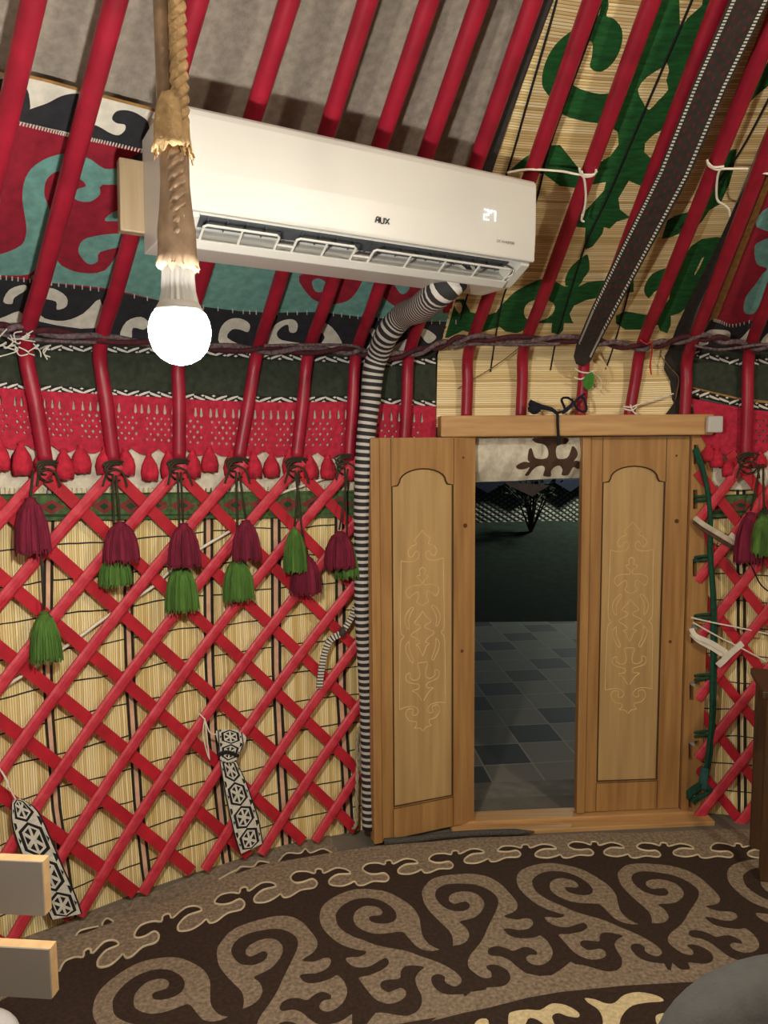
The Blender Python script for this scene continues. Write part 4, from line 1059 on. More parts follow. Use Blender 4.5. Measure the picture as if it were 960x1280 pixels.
for i, (tp, tl, _, lab) in enumerate(TAS):
    r = thing('tassel_pair' if len(tl) > 1 else 'yarn_tassel', lab, 'tassel', Vector(S([(tp[0], tl[0][3])], -.035)[0]), 'yarn tassels hung on the lattice')
    for j, (nm, px, a, b, w) in enumerate(tl):
        m = MAROON if 'maroon' in nm else GREEN_YARN
        off = -.030 - .022 * j if len(tl) > 1 else -.036
        q2 = tassel(r, 'tassel', px, a, b, w, m, off, i * 7 + j)
        top3 = Vector(S([(tp[0] + (j * 4 - 2), tp[1])], -.022)[0]); mid = top3.lerp(q2, .5); mid.z -= .01
        c = bpy.data.objects
        MB().tube([top3, mid, q2 + Vector((0, 0, .004))], .0035, 6).build('cord', CORD_DARK, r, smooth=True)
# dark knots that bind pole feet and lattice tips
rnd = random.Random(21)
for i, (x, y) in enumerate([(60, 586), (144, 586), (224, 584), (297, 582), (371, 582), (433, 578), (936, 576)]):
    mb = MB()
    for k in range(3):
        P = []
        for a in range(13):
            an = 2 * math.pi * a / 12 + k; P.append(Vector(S([(x + 15 * math.cos(an) * (1 - .12 * k), y + (5 + 3 * k) * math.sin(an) + (k - 1) * 5)], -.022 + .030 * math.sin(an + 1.2))[0]))
        mb.tube(P, .0034, 6)
    for s in (-1, 1):
        mb.tube([Vector(p) for p in S(cat([(x, y), (x + s * 10, y + 6), (x + s * (13 + 4 * rnd.random()), y + 22)], 5), -.034)], .0034, 6)
    o = mb.build('lacing_cord', CORD_DARK, smooth=True)
    o['_n'] = i
    tag(o, ['dark cord lashing pole foot to lattice tip, leftmost', 'dark cord lashing pole foot to lattice tip, second from left', 'dark cord lashing under the bulb at the lattice top', 'dark cord lashing at the lattice top, just right of the bulb',
            'dark cord lashing above the green tassel second from the door', 'dark cord lashing at the lattice top beside the striped sleeve', 'dark cord lashing at the lattice top right of the door'][i], 'cord', 'cord lashings at the lattice tips')

# ------------------------------------------------------------------ black and white patterned straps
def cells(L, R, n):
    """hexagon and triangle weave between a left and a right edge"""
    L = np.array(L, float); R = np.array(R, float)
    def P(s, t):
        a, b = lerpl(L, min(.999, max(0, s))), lerpl(R, min(.999, max(0, s))); return tuple(a + (b - a) * t)
    out = []
    for t0, t1 in ((.0, .05), (.95, 1.0)):
        out.append(([P(i / 20, t0) for i in range(21)] + [P(i / 20, t1) for i in range(20, -1, -1)], 1))
    for i in range(n):
        s0 = i / n; h = 1 / n
        def q(a, b): return P(s0 + a * h, b)
        # hexagon outline
        o_ = [(0, .5), (.22, .14), (.78, .14), (1, .5), (.78, .86), (.22, .86)]
        i_ = [(.09, .5), (.26, .24), (.74, .24), (.91, .5), (.74, .76), (.26, .76)]
        for k in range(6):
            a, b, c, d = o_[k], o_[(k + 1) % 6], i_[(k + 1) % 6], i_[k]; out.append(([q(*a), q(*b), q(*c), q(*d)], 1))
        for k in range(6):
            a, b = i_[k], i_[(k + 1) % 6]; c = (.5, .5); g = ((a[0] + b[0] + c[0]) / 3, (a[1] + b[1] + c[1]) / 3)
            out.append(([q(*(g[0] + (v[0] - g[0]) * .55, g[1] + (v[1] - g[1]) * .55)) for v in (a, b, c)], 1))
        for t in (.10, .90):
            out.append(([q(-.10, t - .035), q(.18, t - .035), q(.10, t + .05), q(-.05, t + .05)], 1))
            out.append(([q(.40, t - .02), q(.60, t - .02), q(.5, t + .05)], 1))
    return out
def pstrap(L, R, n, label, strings, off=-.028):
    L = cat(L, 4); R = cat(R, 4)
    poly = [tuple(p) for p in L] + [tuple(p) for p in R[::-1]]
    root = thing('patterned_strap', label, 'strap', Vector(S([tuple((L[-1] + R[-1]) / 2)], off)[0]))
    patch('band', poly, cells(L, R, n), surfS(off), [STRAP_W, STRAP_K], root, t=.007, step=7)
    for l in strings: MB().tube([Vector(p) for p in S(cat(l, 6), off - .004)], .0022, 5).build('string', STRING, root, smooth=True)
    return root
L1 = [(15, 1000), (14, 1026), (22, 1056), (38, 1095), (54, 1128), (64, 1150)]; R1 = [(27, 998), (48, 1014), (66, 1052), (80, 1085), (94, 1116), (103, 1142)]
pstrap(L1, R1, 4, 'black and white patterned strap hanging behind the chair slats at lower left', [[(-3, 958), (4, 968), (12, 985), (20, 1000)], [(2, 964), (10, 978), (8, 985)]])
L2 = [(274, 948), (279, 980), (286, 1015), (293, 1045), (300, 1068)]; R2 = [(295, 950), (307, 975), (316, 1000), (324, 1025), (329, 1054)]
ps = pstrap(L2, R2, 4, 'black and white patterned strap knotted to the lattice in the middle', [[(249, 892), (256, 900), (262, 915), (270, 918)], [(256, 898), (259, 925), (262, 950)], [(256, 898), (254, 920), (261, 948)]])
pb = T([(200, 455), (260, 448), (310, 452), (352, 488), (332, 540), (312, 575), (300, 600), (262, 612), (218, 592), (212, 520)], 220, 800, 4)
patch('folded_end', cat(pb, 3, True), cells([(272, 912), (273, 930), (274, 950)], [(302, 912), (305, 930), (296, 952)], 2), surfS(-.040), [STRAP_W, STRAP_K], ps, t=.008, step=6)
mb = MB(); mb.tube([Vector(p) for p in S(cat([(272, 944), (284, 940), (298, 945)], 6), -.044)], .006, 6); mb.build('knot', STRAP_K, ps, smooth=True)

# striped narrow strap, grey rope and white cable by the sleeve
root = thing('striped_strap', 'narrow grey and white striped strap knotted on the lattice beside the door', 'strap', Vector(S([(397, 860)], -.03)[0]))
def flat(path, off, w, t, m, name, parent):
    P = [Vector(p) for p in S(cat(path, 6), off)]; return MB().sweep(P, [SN(p) for p in P], [(-w, -t), (-w, t), (w, t), (w, -t)]).build(name, m, parent)
flat([(447, 752), (440, 770), (431, 785), (426, 792)], -.028, .010, .003, STRIPE_STRAP, 'upper_length', root)
flat([(426, 792), (413, 800), (406, 815), (402, 835), (399, 860)], -.030, .011, .003, STRIPE_STRAP, 'lower_length', root)
mb = MB(); mb.lathe(Vector(S([(428, 790)], -.036)[0]), [(.004, -.018), (.012, -.01), (.012, .008), (.005, .016)], 10); mb.build('knot', STRIPE_STRAP, root, smooth=True)
root = thing('grey_rope', 'doubled grey rope hanging on the lattice against the open door leaf', 'rope', Vector(S([(445, 1040)], -.03)[0]))
for l in ([(456, 905), (449, 912), (446, 935), (447, 960), (446, 985), (446, 1010), (445, 1030), (442, 1036)], [(456, 908), (452, 925), (450, 950), (452, 965), (458, 972)]):
    P = cat(l, 8)
    for ph in (0, math.pi):
        MB().tube([Vector(S([(x + 1.3 * math.cos(i * .9 + ph), y)], -.03 + .004 * math.sin(i * .9 + ph))[0]) for i, (x, y) in enumerate(P)], .0042, 6).build('strand', mat('grey_rope_fibre', (150, 138, 112), .95, .12, 80), root, smooth=True)
for l, lab in (([(-40, 882), (10, 856), (84, 807), (135, 770), (190, 734), (217, 710), (252, 685), (287, 664), (312, 648)], 'thin pale cable running diagonally behind the large lattice'), ([(340, 622), (355, 615), (385, 605), (417, 594), (440, 586)], 'short white cable end near the lattice top beside the sleeve')):
    mb = MB(); mb.tube([Vector(p) for p in S(cat(l, 8), .014)], .0048, 6); tag(mb.build('cable', STRING, smooth=True), lab, 'cable')

# ------------------------------------------------------------------ strings on the roof poles
def sgrp(name, label, lines, m, r, off=-.03, cat_='string', at=None):
    root = thing(name, label, cat_, Vector(S([lines[0][0]], off)[0]))
    for l in lines: MB().tube([Vector(p) for p in S(cat(l, 6), off)], r, 5).build('length', m, root, smooth=True)
    return root
sgrp('tied_string', 'white string tied round a red pole, just right of the air conditioner', [[(634, 216), (660, 212), (700, 214), (722, 218), (742, 218), (745, 212)], [(724, 210), (728, 220), (740, 220), (746, 214)], [(727, 214), (731, 228), (732, 250), (728, 272)], [(728, 268), (727, 275), (730, 277)]], STRING, .0032, -.026)
sgrp('tied_string', 'white string tied round a red pole right of the tapered strap', [[(884, 200), (886, 207), (896, 212), (906, 211), (935, 211)], [(885, 203), (892, 209), (905, 208)], [(903, 208), (897, 220), (896, 248), (905, 256), (911, 262), (912, 270)], [(952, 216), (965, 218), (985, 220)]], STRING, .0032, -.026)
sgrp('tied_string', 'white string round the foot of the pole under the tapered strap', [[(718, 460), (726, 465), (737, 466), (742, 463)], [(718, 472), (726, 474), (734, 470)]], STRING, .003, -.028)
sgrp('tied_string', 'white string running from a pole foot to the right above the door header', [[(779, 508), (790, 509), (797, 506), (842, 492)], [(780, 511), (790, 513), (796, 508)], [(788, 506), (791, 514), (796, 518)]], STRING, .003, -.028)
sgrp('red_string', 'short red string tied to the belt above the right end of the door', [[(800, 425), (808, 430), (814, 428), (815, 440), (813, 455), (814, 468)], [(814, 445), (812, 460)]], RED_STRING, .0028, -.05)
sgrp('thin_string', 'thin brown string slanting across the reed panel above the open door leaf', [[(662, 422), (640, 442), (615, 460), (590, 475), (572, 486)]], mat('brown_string', (110, 84, 52), .9), .0018, -.005)
sgrp('thin_string', 'thin string hanging from the dark strap to the pole at the door right', [[(826, 445), (838, 460), (848, 472), (846, 490), (844, 500)]], MATS['brown_string'], .0018, -.005)
lf = thing('leaf_charm', 'small green felt leaf hung below the tip of the tapered strap', 'ornament', Vector(S([(736, 488)], -.03)[0]))
patch('leaf', cat(T([(285, 470), (320, 455), (335, 490), (325, 545), (295, 575), (262, 545), (265, 500)], 680, 380, 5.333), 3, True), [], surfS(-.034), [LEAF], lf, t=.006, step=4)
mb = MB(); mb.tube([Vector(p) for p in S(cat([(737, 467), (745, 468), (752, 478), (748, 490), (744, 484)], 5), -.03)], .0012, 4); mb.build('thread', STRING, lf)
mb = MB()
for i in range(9):
    x = 746 + i * 1.6; mb.tube([Vector(p) for p in S(cat([(748, 438 + i), (x + 6, 452 + i * 2), (x - 2, 470 + 2 * i), (x + 3, 482 + i)], 4), .004)], .0012, 4)
mb.build('fluff', mat('straw_fluff', (212, 190, 140), .95), lf)['kind'] = 'stuff'

# ------------------------------------------------------------------ lacing and cords at the right jamb
def mixp(l, n=6):
    """path given as (x, y, distance in front of the door plane)"""
    c = cat(l, n); return [Vector(DP([(x, y)], o)[0]) for x, y, o in c]
gc = thing('lacing_cord', 'dark green cord lacing the right door jamb to the lattice', 'cord', mixp([(878, 1000, .03), (879, 1001, .03)])[0])
for l in ([(868, 562, .02), (873, 575, .03), (880, 595, .03), (886, 622, .03), (888, 660, .03), (889, 700, .03), (892, 740, .03), (894, 790, .03), (893, 840, .03), (892, 890, .03), (888, 940, .03), (882, 975, .03)],
          [(870, 560, .02), (877, 580, .035), (884, 612, .035), (888, 650, .04), (887, 690, .035), (890, 730, .04), (891, 780, .035), (890, 845, .04), (889, 900, .035), (884, 950, .035), (880, 980, .03)]):
    MB().tube(mixp(l), .0085, 7).build('run', GREEN_CORD, gc, smooth=True)
for y, w in ((622, 24), (697, 24), (770, 26), (845, 30), (916, 26)):
    mb = MB()
    for d in (0, 5): mb.tube(mixp([(867, y + d, .004), (872, y + d - 1, .022), (880, y + d - 2, .03), (866 + w, y + d - 3, .03)]), .0055, 6)
    mb.build('loop', GREEN_CORD, gc, smooth=True)
mb = MB()
for i in range(5): mb.tube(mixp([(860, 998 - i * 2, .02), (868, 990 - i * 1.5, .04), (878, 984 - i, .045), (888, 986 + i, .035), (882, 992, .03), (866, 1000 + i, .03)]), .008, 7)
mb.build('end_knot', GREEN_CORD, gc, smooth=True)
mb = MB(); mb.tube(mixp([(882, 960, .035), (880, 970, .04), (878, 985, .04)]), .017, 8); mb.build('wrapped_part', mat('teal_cord', (40, 84, 80), .9, .15, 60), gc, smooth=True)
sb = thing('striped_band', 'pale and brown striped band tied from the door jamb to the lattice', 'band', mixp([(896, 665, .05), (897, 666, .05)])[0])
def dflat(l, w, m, nm, par):
    P = mixp(l); MB().sweep(P, [DN] * len(P), [(-w, -.003), (-w, .003), (w, .003), (w, -.003)]).build(nm, m, par)
dflat([(868, 647, .03), (880, 656, .05), (900, 668, .055), (918, 679, .05)], .009, mat('pale_band_weave', (190, 178, 156), .9), 'pale_stripe', sb)
dflat([(867, 652, .025), (880, 662, .045), (900, 675, .05), (916, 685, .045)], .007, mat('brown_band_weave', (84, 58, 44), .9), 'brown_stripe', sb)
dflat([(912, 668, .055), (922, 676, .06), (931, 688, .055)], .010, MATS['pale_band_weave'], 'free_end', sb)
wc = thing('white_lashing', 'bundle of flat white cords tied from the jamb notch to the lattice', 'cord', mixp([(890, 808, .05), (891, 809, .05)])[0])
for i, l in enumerate(([(864, 786, .03), (870, 795, .05), (890, 804, .055), (912, 818, .05)], [(864, 792, .03), (874, 801, .045), (892, 811, .05), (910, 823, .045)])):
    dflat(l, .009, STRING, 'cord', wc)
dflat([(928, 804, .06), (915, 815, .06), (904, 826, .06), (897, 832, .055)], .011, STRING, 'bow', wc)
for l in ([(864, 772, .03), (890, 778, .05), (930, 786, .06), (975, 796, .06)], [(866, 778, .03), (900, 797, .05), (930, 812, .06), (970, 834, .06)]): MB().tube(mixp(l), .0032, 5).build('string', STRING, wc, smooth=True)
mb = MB(); mb.tube([Vector(p) for p in S(cat([(922, 690), (938, 706), (952, 732), (975, 748)], 6), -.02)], .0028, 5); tag(mb.build('black_string', BLACK_YARN, smooth=True), 'thin black cord under the right-hand tassels', 'cord')
nt_ = thing('black_mesh_hose', 'black braided mesh cord lying along the door sill', 'cord', Vector(FL([(560, 1046)], .014)[0]))
mb = MB(); mb.tube([Vector(p) for p in FL(cat([(480, 1052), (520, 1049), (560, 1044), (610, 1041), (650, 1040), (668, 1040)], 6), .022)], [.012] * 24 + [.010, .008, .007, .006, .005, .004, .003][:7], 8); mb.build('braid', mat('black_mesh', (34, 34, 36), .8, c2=(92, 88, 80), scale=260), nt_, smooth=True)

# ------------------------------------------------------------------ felt rugs
BATU = [(.0, -.0), (.09, -.31), (.27, -.30), (.40, -.15), (.42, -.36), (.48, -.41), (.53, -.33), (.565, -.13), (.755, -.39), (.93, -.27), (1, 0), (.80, .0), (.69, .17), (.645, .36), (.675, .59), (.84, .71), (.98, .61), (1.07, .48), (1.12, .71), (1.22, .74), (1.38, .55), (1.58, .61), (1.63, .37), (1.555, .105), (1.42, .14), (1.29, .056)]
ST = [((74, 1214), (148, 1181), 28), ((168, 1168), (252, 1138), 26), ((268, 1128), (345, 1108), 22), ((363, 1097), (438, 1092), 20), ((453, 1086), (522, 1079), 17), ((536, 1074), (605, 1066), 16), ((622, 1063), (695, 1061), 15), ((710, 1057), (780, 1060), 15), ((796, 1058), (867, 1061), 14), ((889, 1058), (960, 1063), 14), ((980, 1062), (1050, 1068), 14)]
bnd = []
for k, (a, b, h) in enumerate(ST):
    e1 = np.array(b) - np.array(a)
    nxt = np.array(ST[k + 1][0]) if k + 1 < len(ST) else np.array(a) + e1 * 1.19
    f = np.linalg.norm(nxt - np.array(a)) / (np.linalg.norm(e1) * 1.19)
    for u, v in BATU:
        uu = u if u <= 1 else 1 + (u - 1) * f
        bnd.append(tuple(np.array(a) + e1 * uu + np.array((0, h * v * 1.05))))
bnd = [tuple(p) for p in cat(bnd, 3)]
field = bnd + [(1100, 1080), (1250, 1400), (1250, 1500), (-300, 1500), (-120, 1320), (20, 1240)]
rug_out = [(20, 1206), (73, 1180), (140, 1153), (207, 1127), (273, 1100), (327, 1081), (407, 1067), (473, 1057), (540, 1052), (590, 1047), (660, 1045), (740, 1041), (800, 1041), (880, 1037), (933, 1036), (1000, 1040), (1120, 1070), (1300, 1400), (1300, 1500), (-300, 1500), (-120, 1300)]
K3 = lambda p: T(p, 380, 1090, 4.8); K4 = lambda p: T(p, 520, 1080, 5.3333)
PA = K3([(815, 465), (760, 440), (715, 390), (700, 330), (690, 270), (650, 210), (580, 160), (500, 120), (400, 103), (300, 105), (210, 135), (130, 185), (97, 240), (100, 310), (140, 370), (200, 420), (260, 450), (340, 470), (372, 474), (365, 492), (330, 508), (255, 515), (265, 545), (310, 570), (380, 570), (440, 540), (490, 515), (510, 545), (480, 580), (440, 600), (390, 620), (330, 635), (350, 670), (400, 735), (440, 770), (500, 790), (560, 780), (605, 750), (610, 715), (580, 695), (540, 710), (500, 720), (460, 690), (470, 655), (520, 645), (575, 638), (580, 600), (600, 570), (650, 560), (720, 570), (690, 600), (668, 640), (680, 690), (705, 740), (705, 790), (680, 835), (620, 862), (560, 858), (480, 845), (430, 845)])
PA2 = K3([(957, 733), (860, 735), (800, 710), (765, 660), (770, 625), (810, 612), (845, 630), (845, 655), (870, 675), (915, 685), (945, 655), (930, 620), (880, 580), (800, 540), (700, 505), (620, 475), (540, 460), (440, 440), (360, 410), (280, 380), (210, 330), (190, 270), (200, 235), (240, 195), (300, 165), (390, 155), (470, 175), (530, 215), (555, 255), (545, 290), (500, 308), (440, 308), (400, 295), (390, 270), (420, 262), (460, 258), (470, 235), (440, 210), (380, 203), (330, 220), (300, 255), (300, 300), (330, 335), (400, 365), (480, 370), (570, 358), (600, 365), (640, 410), (680, 450), (730, 470), (780, 473)])
PB = K4([(370, 850), (400, 880), (430, 895), (470, 890), (480, 860), (470, 825), (540, 820), (600, 805), (630, 760), (610, 710), (560, 680), (510, 670), (470, 680), (475, 700), (500, 720), (500, 755), (450, 760), (410, 740), (360, 700), (345, 660), (360, 610), (410, 550), (450, 490), (480, 420), (520, 340), (545, 280), (545, 230), (510, 190), (450, 155), (380, 135), (270, 130), (190, 140), (140, 170), (128, 215), (160, 265), (210, 300), (280, 315), (340, 305), (360, 275), (335, 250), (300, 255), (260, 265), (225, 250), (220, 220), (250, 195), (310, 182), (380, 190), (430, 220), (455, 265), (440, 310), (400, 350), (350, 368), (290, 385), (330, 420), (355, 470), (340, 510), (300, 535), (245, 545)])
PB2 = K4([(245, 545), (245, 500), (225, 450), (170, 395), (110, 335), (60, 270), (40, 200), (50, 160), (100, 105), (170, 80), (270, 68), (380, 65), (480, 85), (560, 130), (620, 190), (670, 250), (675, 290), (650, 320), (590, 345), (620, 362), (680, 370), (730, 362), (770, 372), (780, 400), (750, 430), (690, 440), (640, 432), (590, 430), (590, 445), (630, 480), (700, 495), (790, 490), (830, 478), (880, 520), (910, 580), (900, 630), (850, 668), (790, 672), (745, 650), (735, 625), (760, 605), (805, 605), (800, 580), (750, 555), (700, 558), (650, 580), (600, 560), (540, 548), (490, 560), (478, 590), (500, 610), (560, 615), (620, 640), (680, 690), (740, 730), (820, 748), (900, 742), (960, 720)])
def seen(P):
    P = np.asarray(P, float) - np.array((0, 0, EYE)); d = P @ np.array(FWD)
    return np.c_[480 + F * (P @ np.array(RT)) / d, 640 - F * (P @ np.array(UP)) / d]
def homog(src, dst):
    """the same motif laid again elsewhere on the floor (affine fit in floor coordinates)"""
    a = FL(src, .014)[:, :2]; b = FL(dst, .014)[:, :2]
    A = np.c_[a, np.ones(len(a))]; X = np.linalg.lstsq(A, b, rcond=None)[0]
    def f(P):
        q = np.c_[FL(P, .014)[:, :2], np.ones(len(P))] @ X
        return [tuple(r) for r in seen(np.c_[q, np.full(len(q), .014)])]
    return f
same = lambda P: [tuple(p) for p in P]
MR_ = homog([(549.8, 1186.9), (400, 1140), (469.6, 1266), (600.6, 1247.8), (646.6, 1132.5), (582, 1092), (690.6, 1188.7), (463, 1111.5)],
            [(795, 1150), (651.7, 1101.7), (713, 1202), (853, 1210), (912, 1123.8), (812, 1077), (955, 1189), (710, 1081)])
ML_ = homog([(549.8, 1186.9), (400, 1140), (463, 1111.5), (566, 1182), (646.6, 1132.5), (582, 1092), (666, 1155)],
            [(286.9, 1263), (110, 1259), (206.7, 1194.6), (302.5, 1257), (394, 1184), (331.7, 1143), (417, 1211)])
RR_ = lambda P: [(x + 266 + (x - 790) * .02, y - 6 + (x - 650) * .03) for x, y in MR_(P)]
lay = [(field, 1)]
for Hm in (ML_, same, MR_, RR_):
    pa = [tuple(p) for p in cat(PA, 3)]; mid = [(500, 1290), (560, 1270), (589, 1262)]
    pol = pa + [(452, 1288)] + [(589, 1264)] + [tuple(p) for p in cat(PA2, 3)]
    lay.append((Hm(pol), 0))
    pol = [(585, 1266), (589, 1239)] + [tuple(p) for p in cat(PB, 3)] + [tuple(p) for p in cat(PB2, 3)] + [(703, 1240), (640, 1255)]
    lay.append((Hm(pol), 0))
low = [(300, 1330), (400, 1310), (470, 1296), (540, 1276), (580, 1266), (613, 1259), (660, 1247), (700, 1240), (780, 1232), (850, 1228), (900, 1226), (1000, 1226), (1120, 1232)]
bandtop = [(446, 1262), (469.6, 1266), (520, 1268), (589, 1240), (640, 1232), (660, 1217), (675, 1220), (690, 1219), (705, 1209), (713, 1202), (740, 1216), (780, 1215), (853, 1212), (900, 1212), (940, 1213), (957, 1206), (1100, 1216)]
lay.append((bandtop[3:] + low[::-1][:10], 0))
lay.append((low + [(1200, 1500), (200, 1500)], 1))
K7 = lambda p: T(p, 600, 1210, 2.667)
for q in ([(350, 100), (385, 105), (420, 118), (450, 115), (480, 90), (530, 80), (590, 92), (612, 110), (560, 115), (510, 125), (480, 150), (465, 187), (470, 260), (400, 260), (410, 180), (395, 140), (360, 115)],
          [(95, 160), (110, 145), (160, 138), (200, 140), (240, 118), (290, 125), (330, 150), (325, 165), (290, 160), (260, 150), (240, 165), (260, 215), (230, 200), (190, 172), (160, 170), (140, 215), (100, 215)],
          [(585, 165), (600, 152), (625, 155), (660, 200), (600, 200)], [(690, 92), (708, 80), (716, 85), (700, 95)], [(-20, 190), (0, 170), (28, 175), (24, 230), (-20, 230)]):
    lay.append((cat(K7(q), 3, True), 2))
rug = patch('felt_rug', rug_out, lay, surfF(.014), [RUG_GREY, RUG_BROWN, RUG_CREAM], t=.012, step=22)
tag(rug, 'large dark brown and grey felt rug with scroll pattern covering the floor', 'rug')
mb = MB(); P = [Vector(p) for p in FL(bnd, .0155)]; mb.tube(P, .0032, 5); mb.build('border_cord', RUG_CORD, rug)
under = [(-20, 1190), (40, 1168), (100, 1146), (157, 1128), (220, 1104), (273, 1082), (327, 1064), (360, 1054), (412, 1044), (418, 1055), (424, 1068), (407, 1075), (327, 1090), (207, 1135), (73, 1190), (0, 1240)]
lay = []
for q in (T([(760, 190), (790, 165), (830, 160), (860, 140), (890, 145), (850, 165), (800, 190)], 40, 1030, 3), T([(30, 140), (60, 110), (105, 110), (125, 95), (145, 108), (190, 95), (225, 110), (150, 125), (80, 132)], 340, 1030, 3), T([(262, 378), (285, 355), (305, 365), (285, 375)], 40, 1030, 3), T([(165, 415), (200, 390), (250, 385), (220, 402)], 40, 1030, 3)):
    lay.append((cat(q, 3, True), 1))
ur = patch('felt_rug', under, lay, surfF(.007), [mat('dark_grey_rug_felt', (128, 115, 97), 1, .2, 90, .6, 260), RUG_BROWN], t=.006, step=16)
tag(ur, 'grey felt rug edge peeping out under the large rug, along the lattice foot', 'rug')
for l in ([(700, 208), (740, 185), (768, 172), (785, 160), (830, 160), (850, 140), (890, 145)], [(165, 418), (185, 398), (250, 383)], [(262, 380), (270, 362), (285, 354), (305, 365)]):
    MB().tube([Vector(p) for p in FL(cat(T(l, 40, 1030, 3), 5), .0085)], .003, 5).build('border_cord', RUG_CORD, ur)
MB().tube([Vector(p) for p in FL(cat(T([(25, 140), (55, 110), (105, 110), (125, 93), (145, 108), (190, 93), (225, 108)], 340, 1030, 3), 5), .0085)], .003, 5).build('border_cord', RUG_CORD, ur)

# ------------------------------------------------------------------ furniture at the frame's edges
# chair whose back slats show at lower left
D1, D2 = 1.18, 1.14
A1 = DEP(57, 1076, D1); B1 = DEP(-120, 1024, D1 + .015); sd = (A1 - B1); sd.z = 0; sd.normalize(); nrm = Vector((sd.y, -sd.x, 0))
if nrm.y > 0: nrm = -nrm
ch = thing('chair', 'chair with two grey slatted back boards edged in pale wood, at lower left', 'chair', Vector((A1.x - .24, A1.y, .014)))
def slat(pxr, pyt, pyb, dist):
    tr = DEP(pxr, pyt, dist); zb_ = DEP(pxr, pyb, dist).z; ln = .44
    M = Matrix.Translation(tr) @ Matrix((-sd, nrm, Vector((0, 0, 1)))).transposed().to_4x4()
    h = tr.z - zb_
    o = MB().box(0, ln, 0, .003, -h, -.0, M).build('slat', CHAIR_GREY, ch)
    MB().box(-.001, ln, -.018, -.0, -h, .0, M).build('board', EDGE_PINE, o)
    return M, h
m1, h1 = slat(53, 1077, 1148, D1); m2, h2 = slat(62, 1186, 1252, D2)
top_ = m1 @ Vector((0, 0, 0))
for x in (.17, .39):
    a = m1 @ Vector((x, -.035, .02)); b = m2 @ Vector((x, -.035, -.1)); MB().tube([a, b, Vector((b.x, b.y, .018))], .014, 10).build('leg', DARK_PL, ch, smooth=True)
    MB().tube([Vector((b.x, b.y, .45)) + nrm * .0, Vector((b.x, b.y, .45)) + nrm * .38, Vector((b.x, b.y, .018)) + nrm * .42], .014, 10).build('leg', DARK_PL, ch, smooth=True)
ms = Matrix.Translation(Vector(((m2 @ Vector((0, 0, 0))).x, (m2 @ Vector((0, 0, 0))).y, .46))) @ Matrix((-sd, nrm, Vector((0, 0, 1)))).transposed().to_4x4()
MB().box(.03, .43, -.02, .37, -.015, .015, ms).build('seat', mat('dark_seat', (58, 52, 48), .6), ch, bevel=.008)
# upholstered seat back at lower right
cb = DEP(940, 1290, .78)
uc = thing('upholstered_chair', 'dark grey upholstered chair with rounded back at the lower right corner', 'chair', Vector((cb.x + .1, cb.y, .014)))
ct = DEP(1012, 1382, .78); sc_ = .78 / F; hw = 206 * sc_; hh = 192 * sc_; hd = .055; cxx = ct.x; y0 = ct.y
sg = lambda v, e: math.copysign(abs(v) ** e, v)
mb = MB(); vs = []; nu, nv = 48, 24
for j in range(nv + 1):
    v = -math.pi / 2 + math.pi * j / nv
    for i in range(nu):
        u = 2 * math.pi * i / nu
        vs.append((cxx + hw * sg(math.cos(u), .87) * abs(math.cos(v)) ** .6, y0 + hd * sg(math.sin(v), .8), ct.z + hh * sg(math.sin(u), .87) * abs(math.cos(v)) ** .6))
mb.add(vs, [(j * nu + i, j * nu + (i + 1) % nu, (j + 1) * nu + (i + 1) % nu, (j + 1) * nu + i) for j in range(nv) for i in range(nu)])
mb.build('backrest', UPHOLSTERY, uc, smooth=True)
for x in (cxx - .1, cxx + .1): MB().tube([(x, y0 + .01, .47), (x, y0 + .01, ct.z - hh * .7)], .012, 10).build('post', WOOD_DK, uc, smooth=True)
MB().box(cxx - hw + .02, cxx + hw - .02, y0 - .40, y0 + .03, .40, .49).build('seat', UPHOLSTERY, uc, bevel=.03)
for x in (cxx - hw + .06, cxx + hw - .06):
    for y in (y0 - .36, y0 + .0): MB().tube([(x, y, .41), (x, y, .016)], [.020, .014], 10).build('leg', WOOD_DK, uc, smooth=True)
# dark wooden table at the right edge
FA = Vector(FL([(943, 1060)], .014)[0]); NA = Vector(FL([(955, 1100)], .014)[0])
tz = DEP(937, 835, FA.dot(FWD) - EYE * FWD.z).z
tz = (DEP(937, 835, 2.62)).z
sdv = (NA - FA); sdv.z = 0; ln_ = sdv.length; sdv.normalize(); rv_ = Vector((-sdv.y, sdv.x, 0))
if rv_.x < 0: rv_ = -rv_
MT = Matrix.Translation(Vector((FA.x, FA.y, 0))) @ Matrix((rv_, -sdv, Vector((0, 0, 1)))).transposed().to_4x4()   # x away to the right, y away from the viewer
tb = thing('side_table', 'dark brown wooden table whose corner shows at the right edge', 'table', MT @ Vector((.15, -.1, .014)))
MB().box(-.03, .34, -ln_ - .03, .03, tz - .025, tz, MT).build('table_top', WOOD_DK, tb, bevel=.004)
for x in (-.0, .31):
    for y in (0, -ln_): MB().box(x - .015, x + .015, y - .015, y + .015, .016, tz - .025, MT).build('leg', WOOD_DK, tb, bevel=.003)
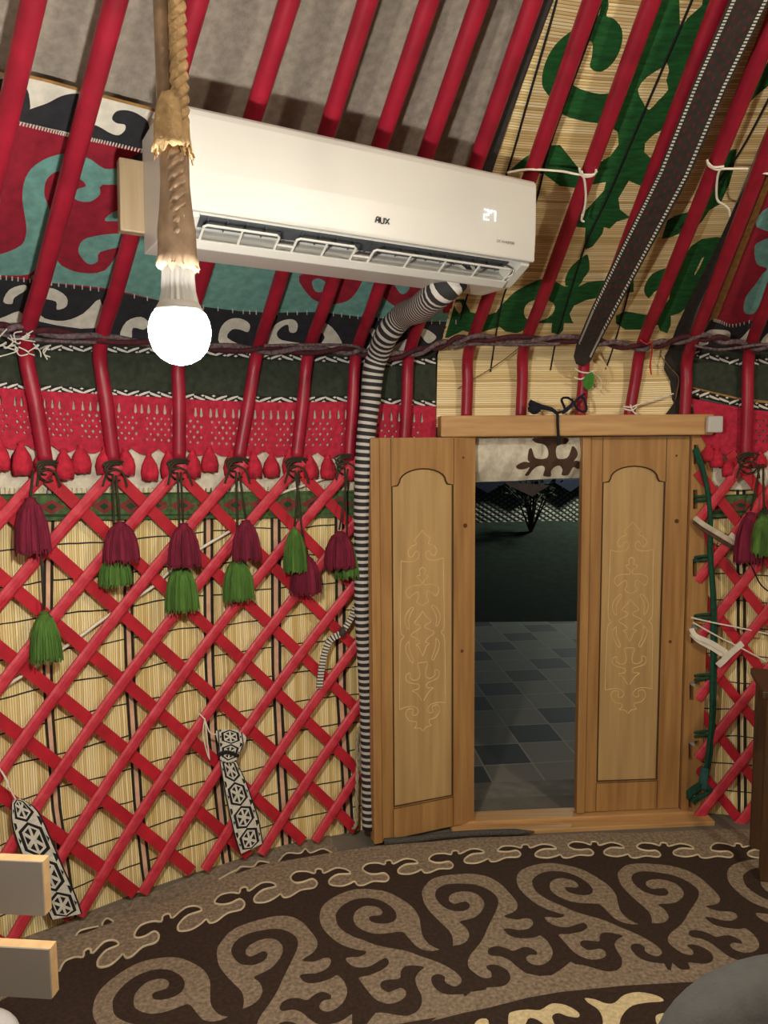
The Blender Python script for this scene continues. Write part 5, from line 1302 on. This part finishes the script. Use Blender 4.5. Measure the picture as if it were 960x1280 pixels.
for y in (0, -ln_): MB().box(.015, .295, y - .009, y + .009, tz - .085, tz - .025, MT).build('apron', WOOD_DK, tb)
MB().box(-.009, .009, -ln_ + .015, -.015, tz - .085, tz - .025, MT).build('apron', WOOD_DK, tb)
# white shoe at the corner
sp_ = Vector(FL([(-4, 1296)], .02)[0]); sho = thing('white_shoe', 'white perforated shoe, only its rounded toe showing at the bottom left corner', 'shoe', Vector((sp_.x, sp_.y, .014)))
mb = MB(); vs = []; nu, nv = 28, 14
for j in range(nv + 1):
    v = math.pi / 2 * (1 - j / nv)
    for i in range(nu):
        u = 2 * math.pi * i / nu; vs.append((sp_.x - .05 + .105 * math.cos(u) * math.cos(v) ** .6 if math.cos(u) > 0 else sp_.x - .05 + .19 * math.cos(u) * math.cos(v) ** .6, sp_.y + .05 * math.sin(u) * math.cos(v) ** .6, .028 + .055 * math.sin(v)))
mb.add(vs, [(j * nu + i, j * nu + (i + 1) % nu, (j + 1) * nu + (i + 1) % nu, (j + 1) * nu + i) for j in range(nv) for i in range(nu)]); mb.build('upper', WHITE_CLOTH, sho, smooth=True)
mb = MB(); mb.add([(x, y, z) for z in (.015, .028) for x, y in [(sp_.x - .05 + (.110 if math.cos(2 * math.pi * i / 28) > 0 else .195) * math.cos(2 * math.pi * i / 28), sp_.y + .054 * math.sin(2 * math.pi * i / 28)) for i in range(28)]],
    [(i, (i + 1) % 28, 28 + (i + 1) % 28, 28 + i) for i in range(28)] + [tuple(range(28))[::-1], tuple(range(28, 56))]); mb.build('sole', WHITE_PL, sho)
mb = MB()
for i in range(5):
    for j in range(3):
        x = sp_.x - .02 + i * .013; y = sp_.y - .02 + j * .02; rr_ = 1 - ((x - sp_.x + .05) / .105) ** 2 - ((y - sp_.y) / .05) ** 2
        if rr_ > .1: mb.lathe((x, y, .026 + .055 * rr_ ** .5), [(.0022, 0), (.0022, .004)], 8)
mb.build('perforations', DARK_PL, sho)['kind'] = 'stuff'
for o in bpy.data.objects:
    for k in ('_at', '_n'):
        if k in o.keys(): del o[k]
